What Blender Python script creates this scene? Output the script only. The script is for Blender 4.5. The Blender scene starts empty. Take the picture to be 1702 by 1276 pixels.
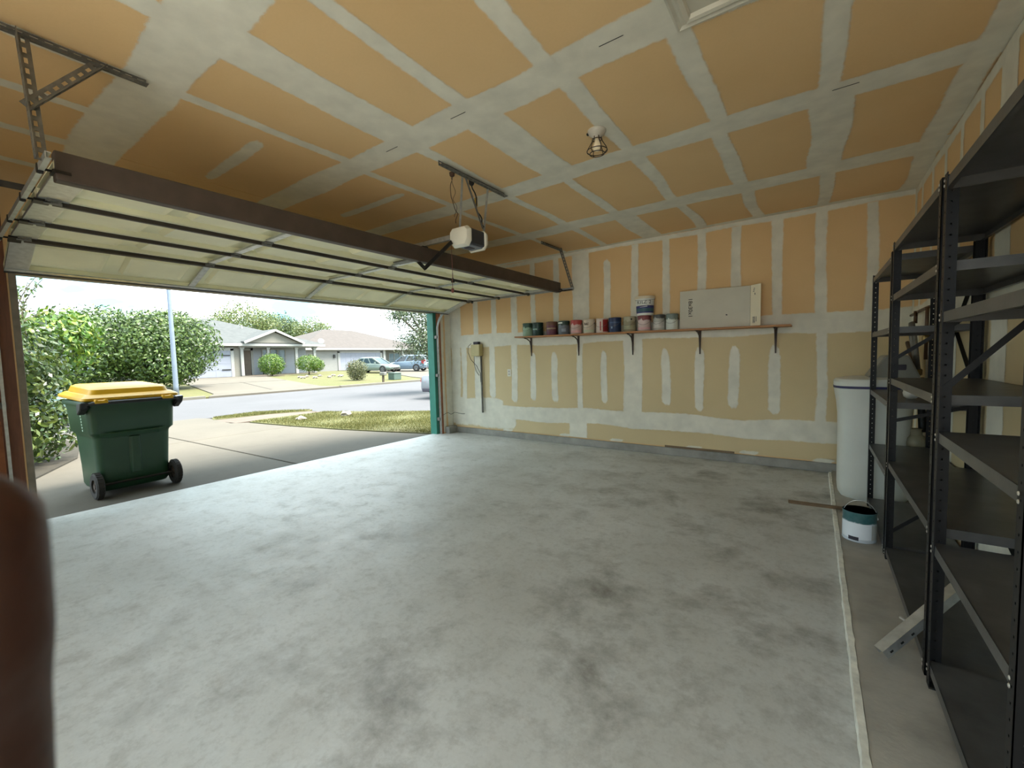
import bpy, bmesh, math, random
import numpy as np
from mathutils import Vector, Matrix, Euler

PI = math.pi
random.seed(7)
rng = np.random.default_rng(11)
SC = bpy.context.scene
COL = SC.collection

# ------------------------------------------------------------------ camera
CAM = Vector((0.0, 0.0, 1.30))
YAW, PITCH, ROLL, FPX = math.radians(35.55), math.radians(-3.6), math.radians(-1.5), 704.0
d = Vector((-math.sin(YAW) * math.cos(PITCH), math.cos(YAW) * math.cos(PITCH), math.sin(PITCH)))
r = d.cross(Vector((0, 0, 1))).normalized()
u = r.cross(d)
r2 = r * math.cos(ROLL) + u * math.sin(ROLL)
u2 = -r * math.sin(ROLL) + u * math.cos(ROLL)
cam_data = bpy.data.cameras.new('camera')
cam = bpy.data.objects.new('camera', cam_data)
COL.objects.link(cam)
cam.matrix_world = Matrix(((r2.x, u2.x, -d.x, CAM.x), (r2.y, u2.y, -d.y, CAM.y), (r2.z, u2.z, -d.z, CAM.z), (0, 0, 0, 1)))
cam_data.sensor_width = 36.0
cam_data.lens = FPX / 1702.0 * 36.0
cam_data.clip_start = 0.005
cam_data.clip_end = 500
cam_data.dof.use_dof = True
cam_data.dof.focus_distance = 4.5
cam_data.dof.aperture_fstop = 13.0
SC.camera = cam

# ------------------------------------------------------------------ light and exposure
SC.view_settings.view_transform = 'Standard'
SC.view_settings.look = 'None'
SC.view_settings.gamma = 1.0
SC.view_settings.use_curve_mapping = False
SC.view_settings.exposure = 3.55
SKY_STRENGTH = 0.62
SUN_ENERGY = 1.9

world = bpy.data.worlds.new('world')
SC.world = world
world.use_nodes = True
wn = world.node_tree
wn.nodes.clear()
w_out = wn.nodes.new('ShaderNodeOutputWorld')
w_bg = wn.nodes.new('ShaderNodeBackground')
w_tc = wn.nodes.new('ShaderNodeTexCoord')
w_map = wn.nodes.new('ShaderNodeMapping')
w_map.inputs['Scale'].default_value = (2.2, 2.2, 5.5)
w_map.inputs['Location'].default_value = (0.3, 0.1, 0.4)
w_noise = wn.nodes.new('ShaderNodeTexNoise')
w_noise.inputs['Scale'].default_value = 1.4
w_noise.inputs['Detail'].default_value = 7
w_noise.inputs['Roughness'].default_value = 0.55
w_ramp = wn.nodes.new('ShaderNodeValToRGB')
w_ramp.color_ramp.elements[0].position = 0.42
w_ramp.color_ramp.elements[0].color = (0.13, 0.25, 0.30, 1)
w_ramp.color_ramp.elements[1].position = 0.58
w_ramp.color_ramp.elements[1].color = (0.76, 0.82, 0.85, 1)
wn.links.new(w_tc.outputs['Generated'], w_map.inputs['Vector'])
wn.links.new(w_map.outputs['Vector'], w_noise.inputs['Vector'])
wn.links.new(w_noise.outputs['Fac'], w_ramp.inputs['Fac'])
wn.links.new(w_ramp.outputs['Color'], w_bg.inputs['Color'])
w_bg.inputs['Strength'].default_value = SKY_STRENGTH
wn.links.new(w_bg.outputs['Background'], w_out.inputs['Surface'])

sun_data = bpy.data.lights.new('sun', 'SUN')
sun_data.energy = SUN_ENERGY
sun_data.angle = math.radians(38)
sun_data.color = (1.0, 0.95, 0.86)
sun = bpy.data.objects.new('sun', sun_data)
COL.objects.link(sun)
sun.rotation_euler = Vector((-0.55, -0.42, -1.35)).to_track_quat('-Z', 'Y').to_euler()
sun.location = (20, 20, 30)

# ------------------------------------------------------------------ helpers: materials
def lin(c):
    return tuple(((x / 255.0) / 12.92 if x / 255.0 <= 0.04045 else ((x / 255.0 + 0.055) / 1.055) ** 2.4) for x in c)

def rgba(c):
    return (c[0], c[1], c[2], 1.0)

class NT:
    """small node tree writer"""
    def __init__(self, name):
        self.m = bpy.data.materials.new(name)
        self.m.use_nodes = True
        self.t = self.m.node_tree
        self.t.nodes.clear()
        self.out = self.n('ShaderNodeOutputMaterial')
        self.bsdf = self.n('ShaderNodeBsdfPrincipled')
        self.l(self.bsdf.outputs[0], self.out.inputs[0])
    def n(self, kind, **kw):
        nd = self.t.nodes.new(kind)
        for k, v in kw.items():
            setattr(nd, k, v)
        return nd
    def l(self, a, b):
        self.t.links.new(a, b)
    def pos(self, scale=(1, 1, 1), obj=False):
        mp = self.n('ShaderNodeMapping')
        mp.inputs['Scale'].default_value = scale
        if obj:
            self.l(self.n('ShaderNodeTexCoord').outputs['Object'], mp.inputs['Vector'])
        else:
            self.l(self.n('ShaderNodeNewGeometry').outputs['Position'], mp.inputs['Vector'])
        return mp.outputs['Vector']
    def noise(self, vec, scale, detail=4, rough=0.55, dist=0.0):
        nd = self.n('ShaderNodeTexNoise')
        nd.inputs['Scale'].default_value = scale
        nd.inputs['Detail'].default_value = detail
        nd.inputs['Roughness'].default_value = rough
        nd.inputs['Distortion'].default_value = dist
        self.l(vec, nd.inputs['Vector'])
        return nd.outputs['Fac']
    def ramp(self, fac, stops):
        nd = self.n('ShaderNodeValToRGB')
        e = nd.color_ramp.elements
        while len(e) < len(stops):
            e.new(0.5)
        for k, (p, c) in enumerate(stops):
            e[k].position = p
            e[k].color = rgba(c) if not isinstance(c, (int, float)) else (c, c, c, 1)
        self.l(fac, nd.inputs['Fac'])
        return nd.outputs['Color']
    def mix(self, fac, a, b, blend='MIX'):
        nd = self.n('ShaderNodeMix', data_type='RGBA', blend_type=blend)
        for sock, v in ((nd.inputs[0], fac), (nd.inputs[6], a), (nd.inputs[7], b)):
            if isinstance(v, (int, float)):
                sock.default_value = v
            elif isinstance(v, tuple):
                sock.default_value = rgba(v)
            else:
                self.l(v, sock)
        return nd.outputs[2]
    def math(self, op, a, b=0.0):
        nd = self.n('ShaderNodeMath', operation=op)
        for sock, v in ((nd.inputs[0], a), (nd.inputs[1], b)):
            if isinstance(v, (int, float)):
                sock.default_value = v
            else:
                self.l(v, sock)
        return nd.outputs[0]
    def bump(self, h, strength=0.2, dist=0.01):
        nd = self.n('ShaderNodeBump')
        nd.inputs['Strength'].default_value = strength
        nd.inputs['Distance'].default_value = dist
        self.l(h, nd.inputs['Height'])
        self.l(nd.outputs['Normal'], self.bsdf.inputs['Normal'])
    def base(self, c):
        if isinstance(c, tuple):
            self.bsdf.inputs['Base Color'].default_value = rgba(c)
        else:
            self.l(c, self.bsdf.inputs['Base Color'])
    def set(self, **kw):
        for k, v in kw.items():
            s = self.bsdf.inputs[k.replace('_', ' ')]
            if isinstance(v, (int, float)) or isinstance(v, tuple):
                s.default_value = v
            else:
                self.l(v, s)
        return self

def simple(name, col, rough=0.6, metal=0.0, var=0.12, scale=6.0, bump=0.0, bscale=60.0, obj=True, **kw):
    """one colour with slight mottling and grain"""
    t = NT(name)
    v = t.pos(obj=obj)
    c = lin(col)
    f = t.noise(v, scale, 5)
    t.base(t.ramp(f, [(0.3, tuple(x * (1 - var) for x in c)), (0.7, tuple(min(1, x * (1 + var)) for x in c))]))
    t.set(Roughness=rough, Metallic=metal)
    if bump:
        t.bump(t.noise(v, bscale, 3), bump, 0.004)
    for k, x in kw.items():
        t.set(**{k: x})
    return t.m

MUD = lin((232, 228, 212))
def board_material(name, tan_a, tan_b, strips):
    """drywall paper; on the joint strips the paper fades into joint compound by the attribute 'mud'"""
    t = NT(name)
    v = t.pos()
    big = t.noise(v, 0.9, 4)
    fib = t.noise(t.pos((1, 1, 1)), 90, 2)
    paper = t.ramp(big, [(0.3, tan_a), (0.7, tan_b)])
    paper = t.mix(t.math('MULTIPLY', fib, 0.12), paper, tuple(x * 0.55 for x in tan_a))
    if strips:
        at = t.n('ShaderNodeAttribute', attribute_name='mud')
        wob = t.noise(v, 22, 4)
        spk = t.noise(v, 420, 2, 0.7)
        f = t.math('ADD', at.outputs['Fac'], t.math('MULTIPLY', t.math('SUBTRACT', wob, 0.5), 0.7))
        f = t.math('GREATER_THAN', t.math('ADD', f, t.math('MULTIPLY', t.math('SUBTRACT', spk, 0.5), 1.3)), 0.46)
        mudv = t.noise(v, 7, 5)
        mud = t.ramp(mudv, [(0.3, tuple(x * 0.84 for x in MUD)), (0.7, MUD)])
        paper = mud
        t.bump(mudv, 0.12, 0.01)
        clear = t.n('ShaderNodeBsdfTransparent')
        mx = t.n('ShaderNodeMixShader')
        t.l(f, mx.inputs[0])
        t.l(clear.outputs[0], mx.inputs[1])
        t.l(t.bsdf.outputs[0], mx.inputs[2])
        t.l(mx.outputs[0], t.out.inputs[0])
    t.base(paper)
    t.set(Roughness=0.85)
    return t.m

TAN_A, TAN_B = lin((224, 188, 136)), lin((233, 199, 149))
KHA_A, KHA_B = lin((206, 186, 144)), lin((218, 198, 156))
m_paper = board_material('drywall_paper', TAN_A, TAN_B, False)
m_mud = board_material('joint_compound_on_tan', TAN_A, TAN_B, True)
m_paper_low = board_material('drywall_paper_low', KHA_A, KHA_B, False)
m_mud_low = board_material('joint_compound_on_khaki', KHA_A, KHA_B, True)

def concrete_floor():
    t = NT('garage_concrete')
    v = t.pos()
    a = t.noise(v, 0.8, 7, 0.62, 0.1)
    b = t.noise(v, 5.5, 8, 0.72, 0.15)
    g = t.noise(v, 70, 3, 0.6)
    c = t.ramp(a, [(0.30, lin((186, 186, 180))), (0.52, lin((206, 208, 205))), (0.72, lin((222, 225, 224)))])
    c = t.mix(t.ramp(b, [(0.52, 0.0), (0.8, 0.55)]), c, lin((122, 118, 108)))
    sep = t.n('ShaderNodeSeparateXYZ')
    t.l(v, sep.inputs[0])
    # oil and tyre stains gather where a car stood
    st = t.noise(t.pos((1, 1, 1)), 1.7, 7, 0.68, 0.15)
    zone = t.n('ShaderNodeMapRange')
    zone.inputs['From Min'].default_value = -3.4
    zone.inputs['From Max'].default_value = -0.9
    t.l(sep.outputs['X'], zone.inputs['Value'])
    stain = t.math('MULTIPLY', t.ramp(st, [(0.50, 0.0), (0.68, 1.0)]), t.math('ADD', t.math('MULTIPLY', zone.outputs[0], 0.62), 0.06))
    c = t.mix(stain, c, lin((84, 78, 66)))
    scratch = t.noise(t.pos((6, 1.2, 1)), 9, 6, 0.7, 1.5)
    c = t.mix(t.ramp(scratch, [(0.60, 0.0), (0.78, 0.28)]), c, lin((226, 228, 224)))
    mid = t.noise(v, 24, 5, 0.7)
    c = t.mix(t.ramp(mid, [(0.50, 0.0), (0.78, 0.42)]), c, lin((140, 137, 128)))
    c = t.mix(t.math('MULTIPLY', g, 0.24), c, lin((128, 126, 118)))
    t.base(c)
    t.set(Roughness=t.ramp(b, [(0.3, 0.40), (0.75, 0.62)]), Specular_IOR_Level=0.3)
    t.bump(t.math('ADD', t.math('MULTIPLY', g, 0.5), b), 0.12, 0.006)
    return t.m
m_floor = concrete_floor()
m_slab = simple('slab_concrete', (166, 163, 154), 0.7, var=0.28, scale=3.5, bump=0.25, obj=False)
m_curb = simple('stem_concrete', (146, 144, 138), 0.75, var=0.25, scale=5, bump=0.3, obj=False)

def outdoor_concrete(name, col, stain):
    t = NT(name)
    v = t.pos()
    a = t.noise(v, 0.55, 6, 0.6, 0.5)
    b = t.noise(v, 5, 7, 0.7)
    g = t.noise(v, 90, 2)
    c = lin(col)
    k = t.ramp(a, [(0.3, tuple(x * 0.78 for x in c)), (0.7, c)])
    k = t.mix(t.ramp(b, [(0.5, 0.0), (0.85, 0.5)]), k, lin(stain))
    k = t.mix(t.math('MULTIPLY', g, 0.25), k, tuple(x * 0.6 for x in c))
    t.base(k)
    t.set(Roughness=0.9)
    t.bump(g, 0.25, 0.004)
    return t.m
m_drive = outdoor_concrete('driveway_concrete', (84, 79, 69), (61, 55, 46))
m_walk = outdoor_concrete('sidewalk_concrete', (90, 79, 69), (70, 58, 49))
m_road = outdoor_concrete('road_surface', (74, 74, 77), (60, 61, 65))
m_kerb = outdoor_concrete('kerb_concrete', (96, 93, 84), (76, 72, 63))

def lawn_material():
    t = NT('lawn_turf')
    v = t.pos()
    a = t.noise(v, 0.7, 5)
    b = t.noise(v, 8, 6, 0.7)
    c = t.ramp(a, [(0.3, lin((72, 74, 33))), (0.6, lin((80, 77, 42))), (0.8, lin((94, 80, 52)))])
    c = t.mix(t.ramp(b, [(0.4, 0.0), (0.8, 0.6)]), c, lin((50, 60, 24)))
    t.base(c)
    t.set(Roughness=1.0)
    t.bump(b, 0.6, 0.03)
    return t.m
m_lawn = lawn_material()
m_soil = simple('bed_soil', (42, 38, 28), 1.0, var=0.3, scale=10, bump=0.5, obj=False)

def leaf_material(name, dark, mid, light, rough=0.45, trans=0.25):
    t = NT(name)
    at = t.n('ShaderNodeAttribute', attribute_name='tint')
    c = t.ramp(at.outputs['Fac'], [(0.0, lin(dark)), (0.55, lin(mid)), (1.0, lin(light))])
    t.base(c)
    t.set(Roughness=rough)
    tr = t.n('ShaderNodeBsdfTranslucent')
    t.l(c, tr.inputs['Color'])
    mx = t.n('ShaderNodeMixShader')
    mx.inputs[0].default_value = trans
    t.l(t.bsdf.outputs[0], mx.inputs[1])
    t.l(tr.outputs[0], mx.inputs[2])
    t.l(mx.outputs[0], t.out.inputs[0])
    return t.m
m_leaf_bush = leaf_material('laurel_leaf', (28, 43, 20), (52, 72, 31), (93, 106, 48), 0.3)
m_leaf_ball = leaf_material('round_tree_leaf', (31, 52, 18), (62, 86, 35), (96, 114, 55))
m_leaf_oak = leaf_material('oak_leaf', (30, 46, 28), (59, 76, 45), (106, 114, 82), 0.4)
m_leaf_far = leaf_material('far_tree_leaf', (65, 82, 41), (91, 106, 59), (118, 121, 69))
m_leaf_shrub = leaf_material('clipped_shrub_leaf', (34, 64, 14), (70, 104, 26), (112, 128, 40))
m_leaf_dry = leaf_material('dusty_shrub_leaf', (55, 63, 37), (82, 87, 55), (108, 106, 72))
m_leaf_hedge = leaf_material('distant_hedge_leaf', (37, 55, 27), (68, 86, 43), (93, 108, 58))
m_grass = leaf_material('grass_blade', (53, 62, 22), (87, 89, 38), (108, 102, 56), 0.8)
m_bark = simple('bark', (80, 70, 58), 0.95, var=0.3, scale=20, bump=0.5)

m_door = simple('door_cream_paint', (238, 234, 200), 0.5, var=0.10, scale=2.2, bump=0.05)
m_galv = simple('galvanised_steel', (188, 192, 192), 0.38, 0.75, var=0.16, scale=25)
m_galv_dull = simple('dull_galvanised_steel', (120, 118, 112), 0.55, 0.6, var=0.22, scale=25)
m_strut = simple('strut_steel', (80, 68, 60), 0.55, 0.3, var=0.15, scale=9)
m_dark_steel = simple('dark_hardware', (38, 35, 32), 0.5, 0.5, var=0.2, scale=30)
m_teal = simple('teal_trim_paint', (52, 128, 112), 0.55, var=0.10, scale=8, bump=0.1)
m_wood_grey = simple('weathered_jamb_wood', (136, 128, 116), 0.8, var=0.18, scale=14, bump=0.2)
m_wood_red = simple('reddish_framing_wood', (150, 96, 66), 0.8, var=0.2, scale=10, bump=0.2)

def wood(name, a, b, stretch=(1, 14, 14), rough=0.55):
    t = NT(name)
    v = t.pos(stretch, obj=True)
    f = t.noise(v, 3.0, 6, 0.6, 1.2)
    t.base(t.ramp(f, [(0.3, lin(a)), (0.7, lin(b))]))
    t.set(Roughness=rough)
    t.bump(f, 0.15, 0.003)
    return t.m
m_shelf_wood = wood('shelf_wood', (150, 98, 58), (186, 134, 84))
m_stick_wood = wood('old_stick_wood', (98, 78, 56), (134, 110, 82))
m_bracket = simple('bracket_brown', (64, 50, 42), 0.5, 0.4, var=0.15, scale=20)
m_rack = simple('black_rack_enamel', (20, 19, 21), 0.45, 0.0, var=0.25, scale=12, bump=0.05, Specular_IOR_Level=0.3)
m_rim_shade = simple('section_rail_steel', (60, 52, 44), 0.55, 0.2, var=0.15, scale=9)  # dark tone stands in for shade on the door rims
m_rack_shelf = simple('black_rack_shelf', (82, 81, 80), 0.36, 0.15, var=0.3, scale=7, bump=0.06)
m_bolt = simple('zinc_bolt', (210, 210, 206), 0.3, 0.8, var=0.1)
m_white_plastic = simple('white_plastic', (226, 228, 222), 0.4, var=0.05, scale=5)
m_offwhite = simple('softener_white', (214, 216, 208), 0.42, var=0.06, scale=3)
m_grey_cover = simple('softener_hood', (134, 134, 126), 0.5, var=0.08, scale=4)
m_navy = simple('navy_band', (38, 36, 84), 0.5)
m_copper = simple('copper_pipe', (92, 68, 50), 0.4, 0.6, var=0.25, scale=14)
m_brass = simple('brass_valve', (150, 126, 78), 0.4, 0.7, var=0.2, scale=14)
m_black_plastic = simple('black_plastic', (30, 31, 32), 0.5, var=0.15)
m_body_blue = simple('opener_dark_body', (40, 45, 54), 0.42, var=0.1)
m_opener_under = simple('opener_underside', (120, 124, 132), 0.5, var=0.1)
m_cover = simple('opener_light_cover', (226, 222, 206), 0.35, var=0.04)
m_cord_brown = simple('cord_brown', (74, 50, 36), 0.6, var=0.1)
m_cord_red = simple('pull_cord', (120, 70, 66), 0.7, var=0.1)
m_tag_yellow = simple('cord_tag', (190, 150, 60), 0.6)
m_beige_box = simple('beige_enamel', (186, 172, 122), 0.45, var=0.08)
m_outlet = simple('outlet_white', (224, 218, 202), 0.45, var=0.04)
m_print = simple('black_print', (34, 34, 34), 0.7, var=0.05)
m_print_dark = simple('dark_print', (60, 56, 66), 0.7, var=0.05)
m_carton = simple('white_carton', (206, 202, 186), 0.8, var=0.05, scale=4)
m_carton_flap = simple('white_carton_flap', (236, 226, 198), 0.8, var=0.03, scale=4)
m_ceramic = simple('white_porcelain', (196, 190, 178), 0.35, var=0.08)
m_line = simple('edge_sealant', (228, 227, 216), 0.8, var=0.2, scale=18, bump=0.3, obj=False)
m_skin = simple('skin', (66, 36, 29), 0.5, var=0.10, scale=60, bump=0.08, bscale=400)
m_nail = simple('fingernail', (88, 56, 48), 0.3, var=0.05)

def clear_bulb():
    t = NT('pearl_bulb')
    t.base(lin((255, 240, 210)))
    t.set(Roughness=0.3)
    return t.m
m_bulb = clear_bulb()

# ------------------------------------------------------------------ helpers: meshes and objects
ORG = {}
NO = Vector((0, 0, 0))

class MB:
    def __init__(self):
        self.v, self.f = [], []
    def add(self, vs, fs):
        o = len(self.v)
        self.v += [Vector(p) for p in vs]
        self.f += [tuple(i + o for i in f) for f in fs]
        return self
    def box(self, x0, x1, y0, y1, z0, z1):
        return self.add([(x0, y0, z0), (x1, y0, z0), (x1, y1, z0), (x0, y1, z0), (x0, y0, z1), (x1, y0, z1), (x1, y1, z1), (x0, y1, z1)],
                        [(0, 3, 2, 1), (4, 5, 6, 7), (0, 1, 5, 4), (1, 2, 6, 5), (2, 3, 7, 6), (3, 0, 4, 7)])
    def hexa(self, a, b):
        """box from two 4-point loops"""
        return self.add(list(a) + list(b), [(0, 3, 2, 1), (4, 5, 6, 7), (0, 1, 5, 4), (1, 2, 6, 5), (2, 3, 7, 6), (3, 0, 4, 7)])
    def beam(self, p, q, w, h, up=(0, 0, 1)):
        p, q = Vector(p), Vector(q)
        t = (q - p).normalized()
        upv = Vector(up)
        if abs(t.dot(upv)) > 0.97:
            upv = Vector((1, 0, 0))
        s = t.cross(upv).normalized()
        n = s.cross(t)
        a = [p + s * (w / 2 * i) + n * (h / 2 * j) for i, j in ((-1, -1), (1, -1), (1, 1), (-1, 1))]
        b = [x + (q - p) for x in a]
        return self.hexa(a, b)
    def tube(self, pts, rad, n=8):
        pts = [Vector(p) for p in pts]
        rads = rad if isinstance(rad, (list, tuple)) else [rad] * len(pts)
        o = len(self.v)
        ref = Vector((0.31, 0.57, 0.76))
        for i, p in enumerate(pts):
            t = (pts[min(i + 1, len(pts) - 1)] - pts[max(i - 1, 0)]).normalized()
            s = t.cross(ref).normalized()
            k = s.cross(t)
            for j in range(n):
                a = 2 * PI * j / n
                self.v.append(p + (s * math.cos(a) + k * math.sin(a)) * rads[i])
        for i in range(len(pts) - 1):
            for j in range(n):
                a, b = o + i * n + j, o + i * n + (j + 1) % n
                self.f.append((a, b, b + n, a + n))
        self.f.append(tuple(o + j for j in range(n))[::-1])
        self.f.append(tuple(o + (len(pts) - 1) * n + j for j in range(n)))
        return self
    def lathe(self, prof, n=20, c=(0, 0, 0), axis='z', a0=0.0, a1=2 * PI, cap=True):
        o = len(self.v)
        full = abs(a1 - a0 - 2 * PI) < 1e-6
        m = n if full else n + 1
        c = Vector(c)
        for (rr, zz) in prof:
            for j in range(m):
                a = a0 + (a1 - a0) * j / n
                x, y = rr * math.cos(a), rr * math.sin(a)
                p = {'z': (x, y, zz), 'y': (y, zz, x), 'x': (zz, x, y)}[axis]
                self.v.append(c + Vector(p))
        for i in range(len(prof) - 1):
            for j in range(n):
                a, b = o + i * m + j, o + i * m + (j + 1) % m
                self.f.append((a, b, b + m, a + m))
        if cap and full:
            if prof[0][0] > 1e-5:
                self.f.append(tuple(o + j for j in range(m))[::-1])
            if prof[-1][0] > 1e-5:
                self.f.append(tuple(o + (len(prof) - 1) * m + j for j in range(m)))
        return self
    def loft(self, rings, closed_ends=True):
        o = len(self.v)
        n = len(rings[0])
        for rg in rings:
            self.v += [Vector(p) for p in rg]
        for i in range(len(rings) - 1):
            for j in range(n):
                a, b = o + i * n + j, o + i * n + (j + 1) % n
                self.f.append((a, b, b + n, a + n))
        if closed_ends:
            self.f.append(tuple(o + j for j in range(n))[::-1])
            self.f.append(tuple(o + (len(rings) - 1) * n + j for j in range(n)))
        return self
    def poly(self, pts):
        return self.add(pts, [tuple(range(len(pts)))])
    def prism(self, pts, z0, z1):
        """polygon in xy between two heights"""
        n = len(pts)
        vs = [(p[0], p[1], z0) for p in pts] + [(p[0], p[1], z1) for p in pts]
        return self.add(vs, [tuple(range(n))[::-1], tuple(range(n, 2 * n))] + [(i, (i + 1) % n, (i + 1) % n + n, i + n) for i in range(n)])
    def build(self, name, mat, parent=None, smooth=False, bevel=0.0, seg=1, angle=None, loc=None, rot=None):
        off = ORG.get(parent.name, NO) if parent is not None else NO
        me = bpy.data.meshes.new(name)
        bm = bmesh.new()
        vs = [bm.verts.new(p - off) for p in self.v]
        for f in self.f:
            try:
                bm.faces.new([vs[i] for i in f])
            except ValueError:
                pass
        bmesh.ops.remove_doubles(bm, verts=bm.verts, dist=1e-6)
        bmesh.ops.recalc_face_normals(bm, faces=bm.faces)
        if bevel:
            eds = [e for e in bm.edges if len(e.link_faces) == 2 and e.calc_face_angle(0) > 0.5]
            bmesh.ops.bevel(bm, geom=eds, offset=bevel, offset_type='OFFSET', segments=seg, affect='EDGES', profile=0.5)
        bm.to_mesh(me)
        bm.free()
        return link(name, me, mat, parent, smooth, angle, loc, rot, off)

def link(name, me, mat, parent=None, smooth=False, angle=None, loc=None, rot=None, off=NO):
    if mat is not None:
        me.materials.append(mat)
    if smooth:
        me.shade_smooth()
        if angle is not None:
            bm = bmesh.new()
            bm.from_mesh(me)
            for e in bm.edges:
                if len(e.link_faces) == 2 and e.calc_face_angle(0) > angle:
                    e.smooth = False
            bm.to_mesh(me)
            bm.free()
    o = bpy.data.objects.new(name, me)
    COL.objects.link(o)
    if parent is not None:
        o.parent = parent
    if loc is not None:
        o.location = loc
    if rot is not None:
        o.rotation_euler = rot
    ORG[o.name] = off
    return o

def tag(o, label, cat, group=None, kind=None):
    o['label'] = label
    o['category'] = cat
    if group:
        o['group'] = group
    if kind:
        o['kind'] = kind
    return o

def thing(name, label, cat, loc=(0, 0, 0), rz=0.0, group=None, local=False):
    o = bpy.data.objects.new(name, None)
    COL.objects.link(o)
    o.location = loc
    o.rotation_euler = (0, 0, rz)
    o.empty_display_size = 0.1
    ORG[o.name] = NO.copy() if local else Vector(loc)
    return tag(o, label, cat, group)

def struct(o):
    o['kind'] = 'structure'
    return o

def dup(root, loc=None, rz=None, label=None):
    def cp(o, par):
        c = o.copy()
        COL.objects.link(c)
        c.parent = par
        for ch in KIDS.get(o.name, []):
            cp(ch, c)
        return c
    KIDS = {}
    for o in COL.objects:
        if o.parent is not None:
            KIDS.setdefault(o.parent.name, []).append(o)
    n = cp(root, None)
    if loc is not None:
        n.location = loc
    if rz is not None:
        n.rotation_euler = (0, 0, rz)
    if label:
        n['label'] = label
    return n

def text(name, body, mat, parent, size, loc, rot, extrude=0.0006, align='CENTER'):
    cu = bpy.data.curves.new(name, 'FONT')
    cu.body = body
    cu.size = size
    cu.extrude = extrude
    cu.align_x = align
    cu.align_y = 'CENTER'
    tmp = bpy.data.objects.new('tmp', cu)
    COL.objects.link(tmp)
    me = bpy.data.meshes.new_from_object(tmp.evaluated_get(bpy.context.evaluated_depsgraph_get()))
    bpy.data.objects.remove(tmp)
    bpy.data.curves.remove(cu)
    me.materials.clear()
    o = link(name, me, mat, parent)
    o.location = Vector(loc) - ORG.get(parent.name, NO)
    o.rotation_euler = rot
    return o

def np_mesh(name, verts, faces_n, mat, parent=None, tint=None, off=NO, nper=4):
    """a mesh of separate n-gons given as a (k*nper, 3) array"""
    me = bpy.data.meshes.new(name)
    k = len(verts) // nper
    me.vertices.add(len(verts))
    me.vertices.foreach_set('co', (verts - np.array(off)).astype(np.float32).ravel())
    me.loops.add(k * nper)
    me.loops.foreach_set('vertex_index', np.arange(k * nper, dtype=np.int32))
    me.polygons.add(k)
    me.polygons.foreach_set('loop_start', np.arange(0, k * nper, nper, dtype=np.int32))
    me.update(calc_edges=True)
    if tint is not None:
        at = me.attributes.new('tint', 'FLOAT', 'POINT')
        at.data.foreach_set('value', np.repeat(tint, nper).astype(np.float32))
    me.validate()
    return link(name, me, mat, parent, off=Vector(off))

def leaf_quads(P, N, size, aspect=0.45, droop=0.2):
    """diamond leaves at P with outward normals N"""
    k = len(P)
    R = rng.normal(size=(k, 3))
    R[:, 2] -= droop
    T = R - (R * N).sum(1, keepdims=True) * N
    T /= np.linalg.norm(T, axis=1, keepdims=True) + 1e-9
    B = np.cross(N, T)
    s = size * rng.uniform(0.65, 1.25, (k, 1))
    a = P - T * s * 0.5
    b = P + B * s * aspect * 0.5
    c = P + T * s * 0.5
    e = P - B * s * aspect * 0.5
    return np.stack([a, b, c, e], 1).reshape(-1, 3)

def blob_points(blobs, n, shell=0.35):
    """points in the outer shell of ellipsoids (cx,cy,cz,rx,ry,rz)"""
    blobs = np.array(blobs, float)
    w = (blobs[:, 3] * blobs[:, 4] + blobs[:, 4] * blobs[:, 5] + blobs[:, 3] * blobs[:, 5])
    idx = rng.choice(len(blobs), n, p=w / w.sum())
    D = rng.normal(size=(n, 3))
    D /= np.linalg.norm(D, axis=1, keepdims=True)
    rad = 1 - shell * rng.uniform(0, 1, (n, 1)) ** 1.5
    lump = 1 + 0.10 * np.sin(D[:, :1] * 9 + idx[:, None]) * np.sin(D[:, 1:2] * 8) + 0.05 * rng.normal(size=(n, 1))
    P = blobs[idx, :3] + D * blobs[idx, 3:] * rad * lump
    N = D + rng.normal(size=(n, 3)) * 0.55
    N /= np.linalg.norm(N, axis=1, keepdims=True)
    return P, N, rad[:, 0]

def foliage(name, blobs, n, size, mat, parent, aspect=0.5, shell=0.35, zmin=None):
    P, N, rad = blob_points(blobs, n, shell)
    if zmin is not None:
        k = P[:, 2] > zmin
        P, N = P[k], N[k]
    V = leaf_quads(P, N, size, aspect)
    o = np_mesh(name, V, None, mat, parent, rng.uniform(0, 1, len(P)), ORG.get(parent.name, NO))
    o['kind'] = 'stuff'
    return o

# ================================================================== the garage shell
XD, XB, YF, YN, ZC = -5.26, 0.75, 5.52, -0.9, 2.77      # door wall, rack wall, shelf wall, near wall, ceiling
OY0, OY1, OZ = 0.50, 5.25, 2.10                          # the door opening
XS = 0.145                                               # edge of the raised slab

struct(MB().box(XD - 0.16, XS, YN - 0.2, YF + 0.16, -0.15, 0.0).build('floor', m_floor))
struct(MB().box(XS + 0.012, XB + 0.15, YN - 0.2, YF + 0.16, -0.15, 0.03).build('floor_slab', m_slab, bevel=0.006))

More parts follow.
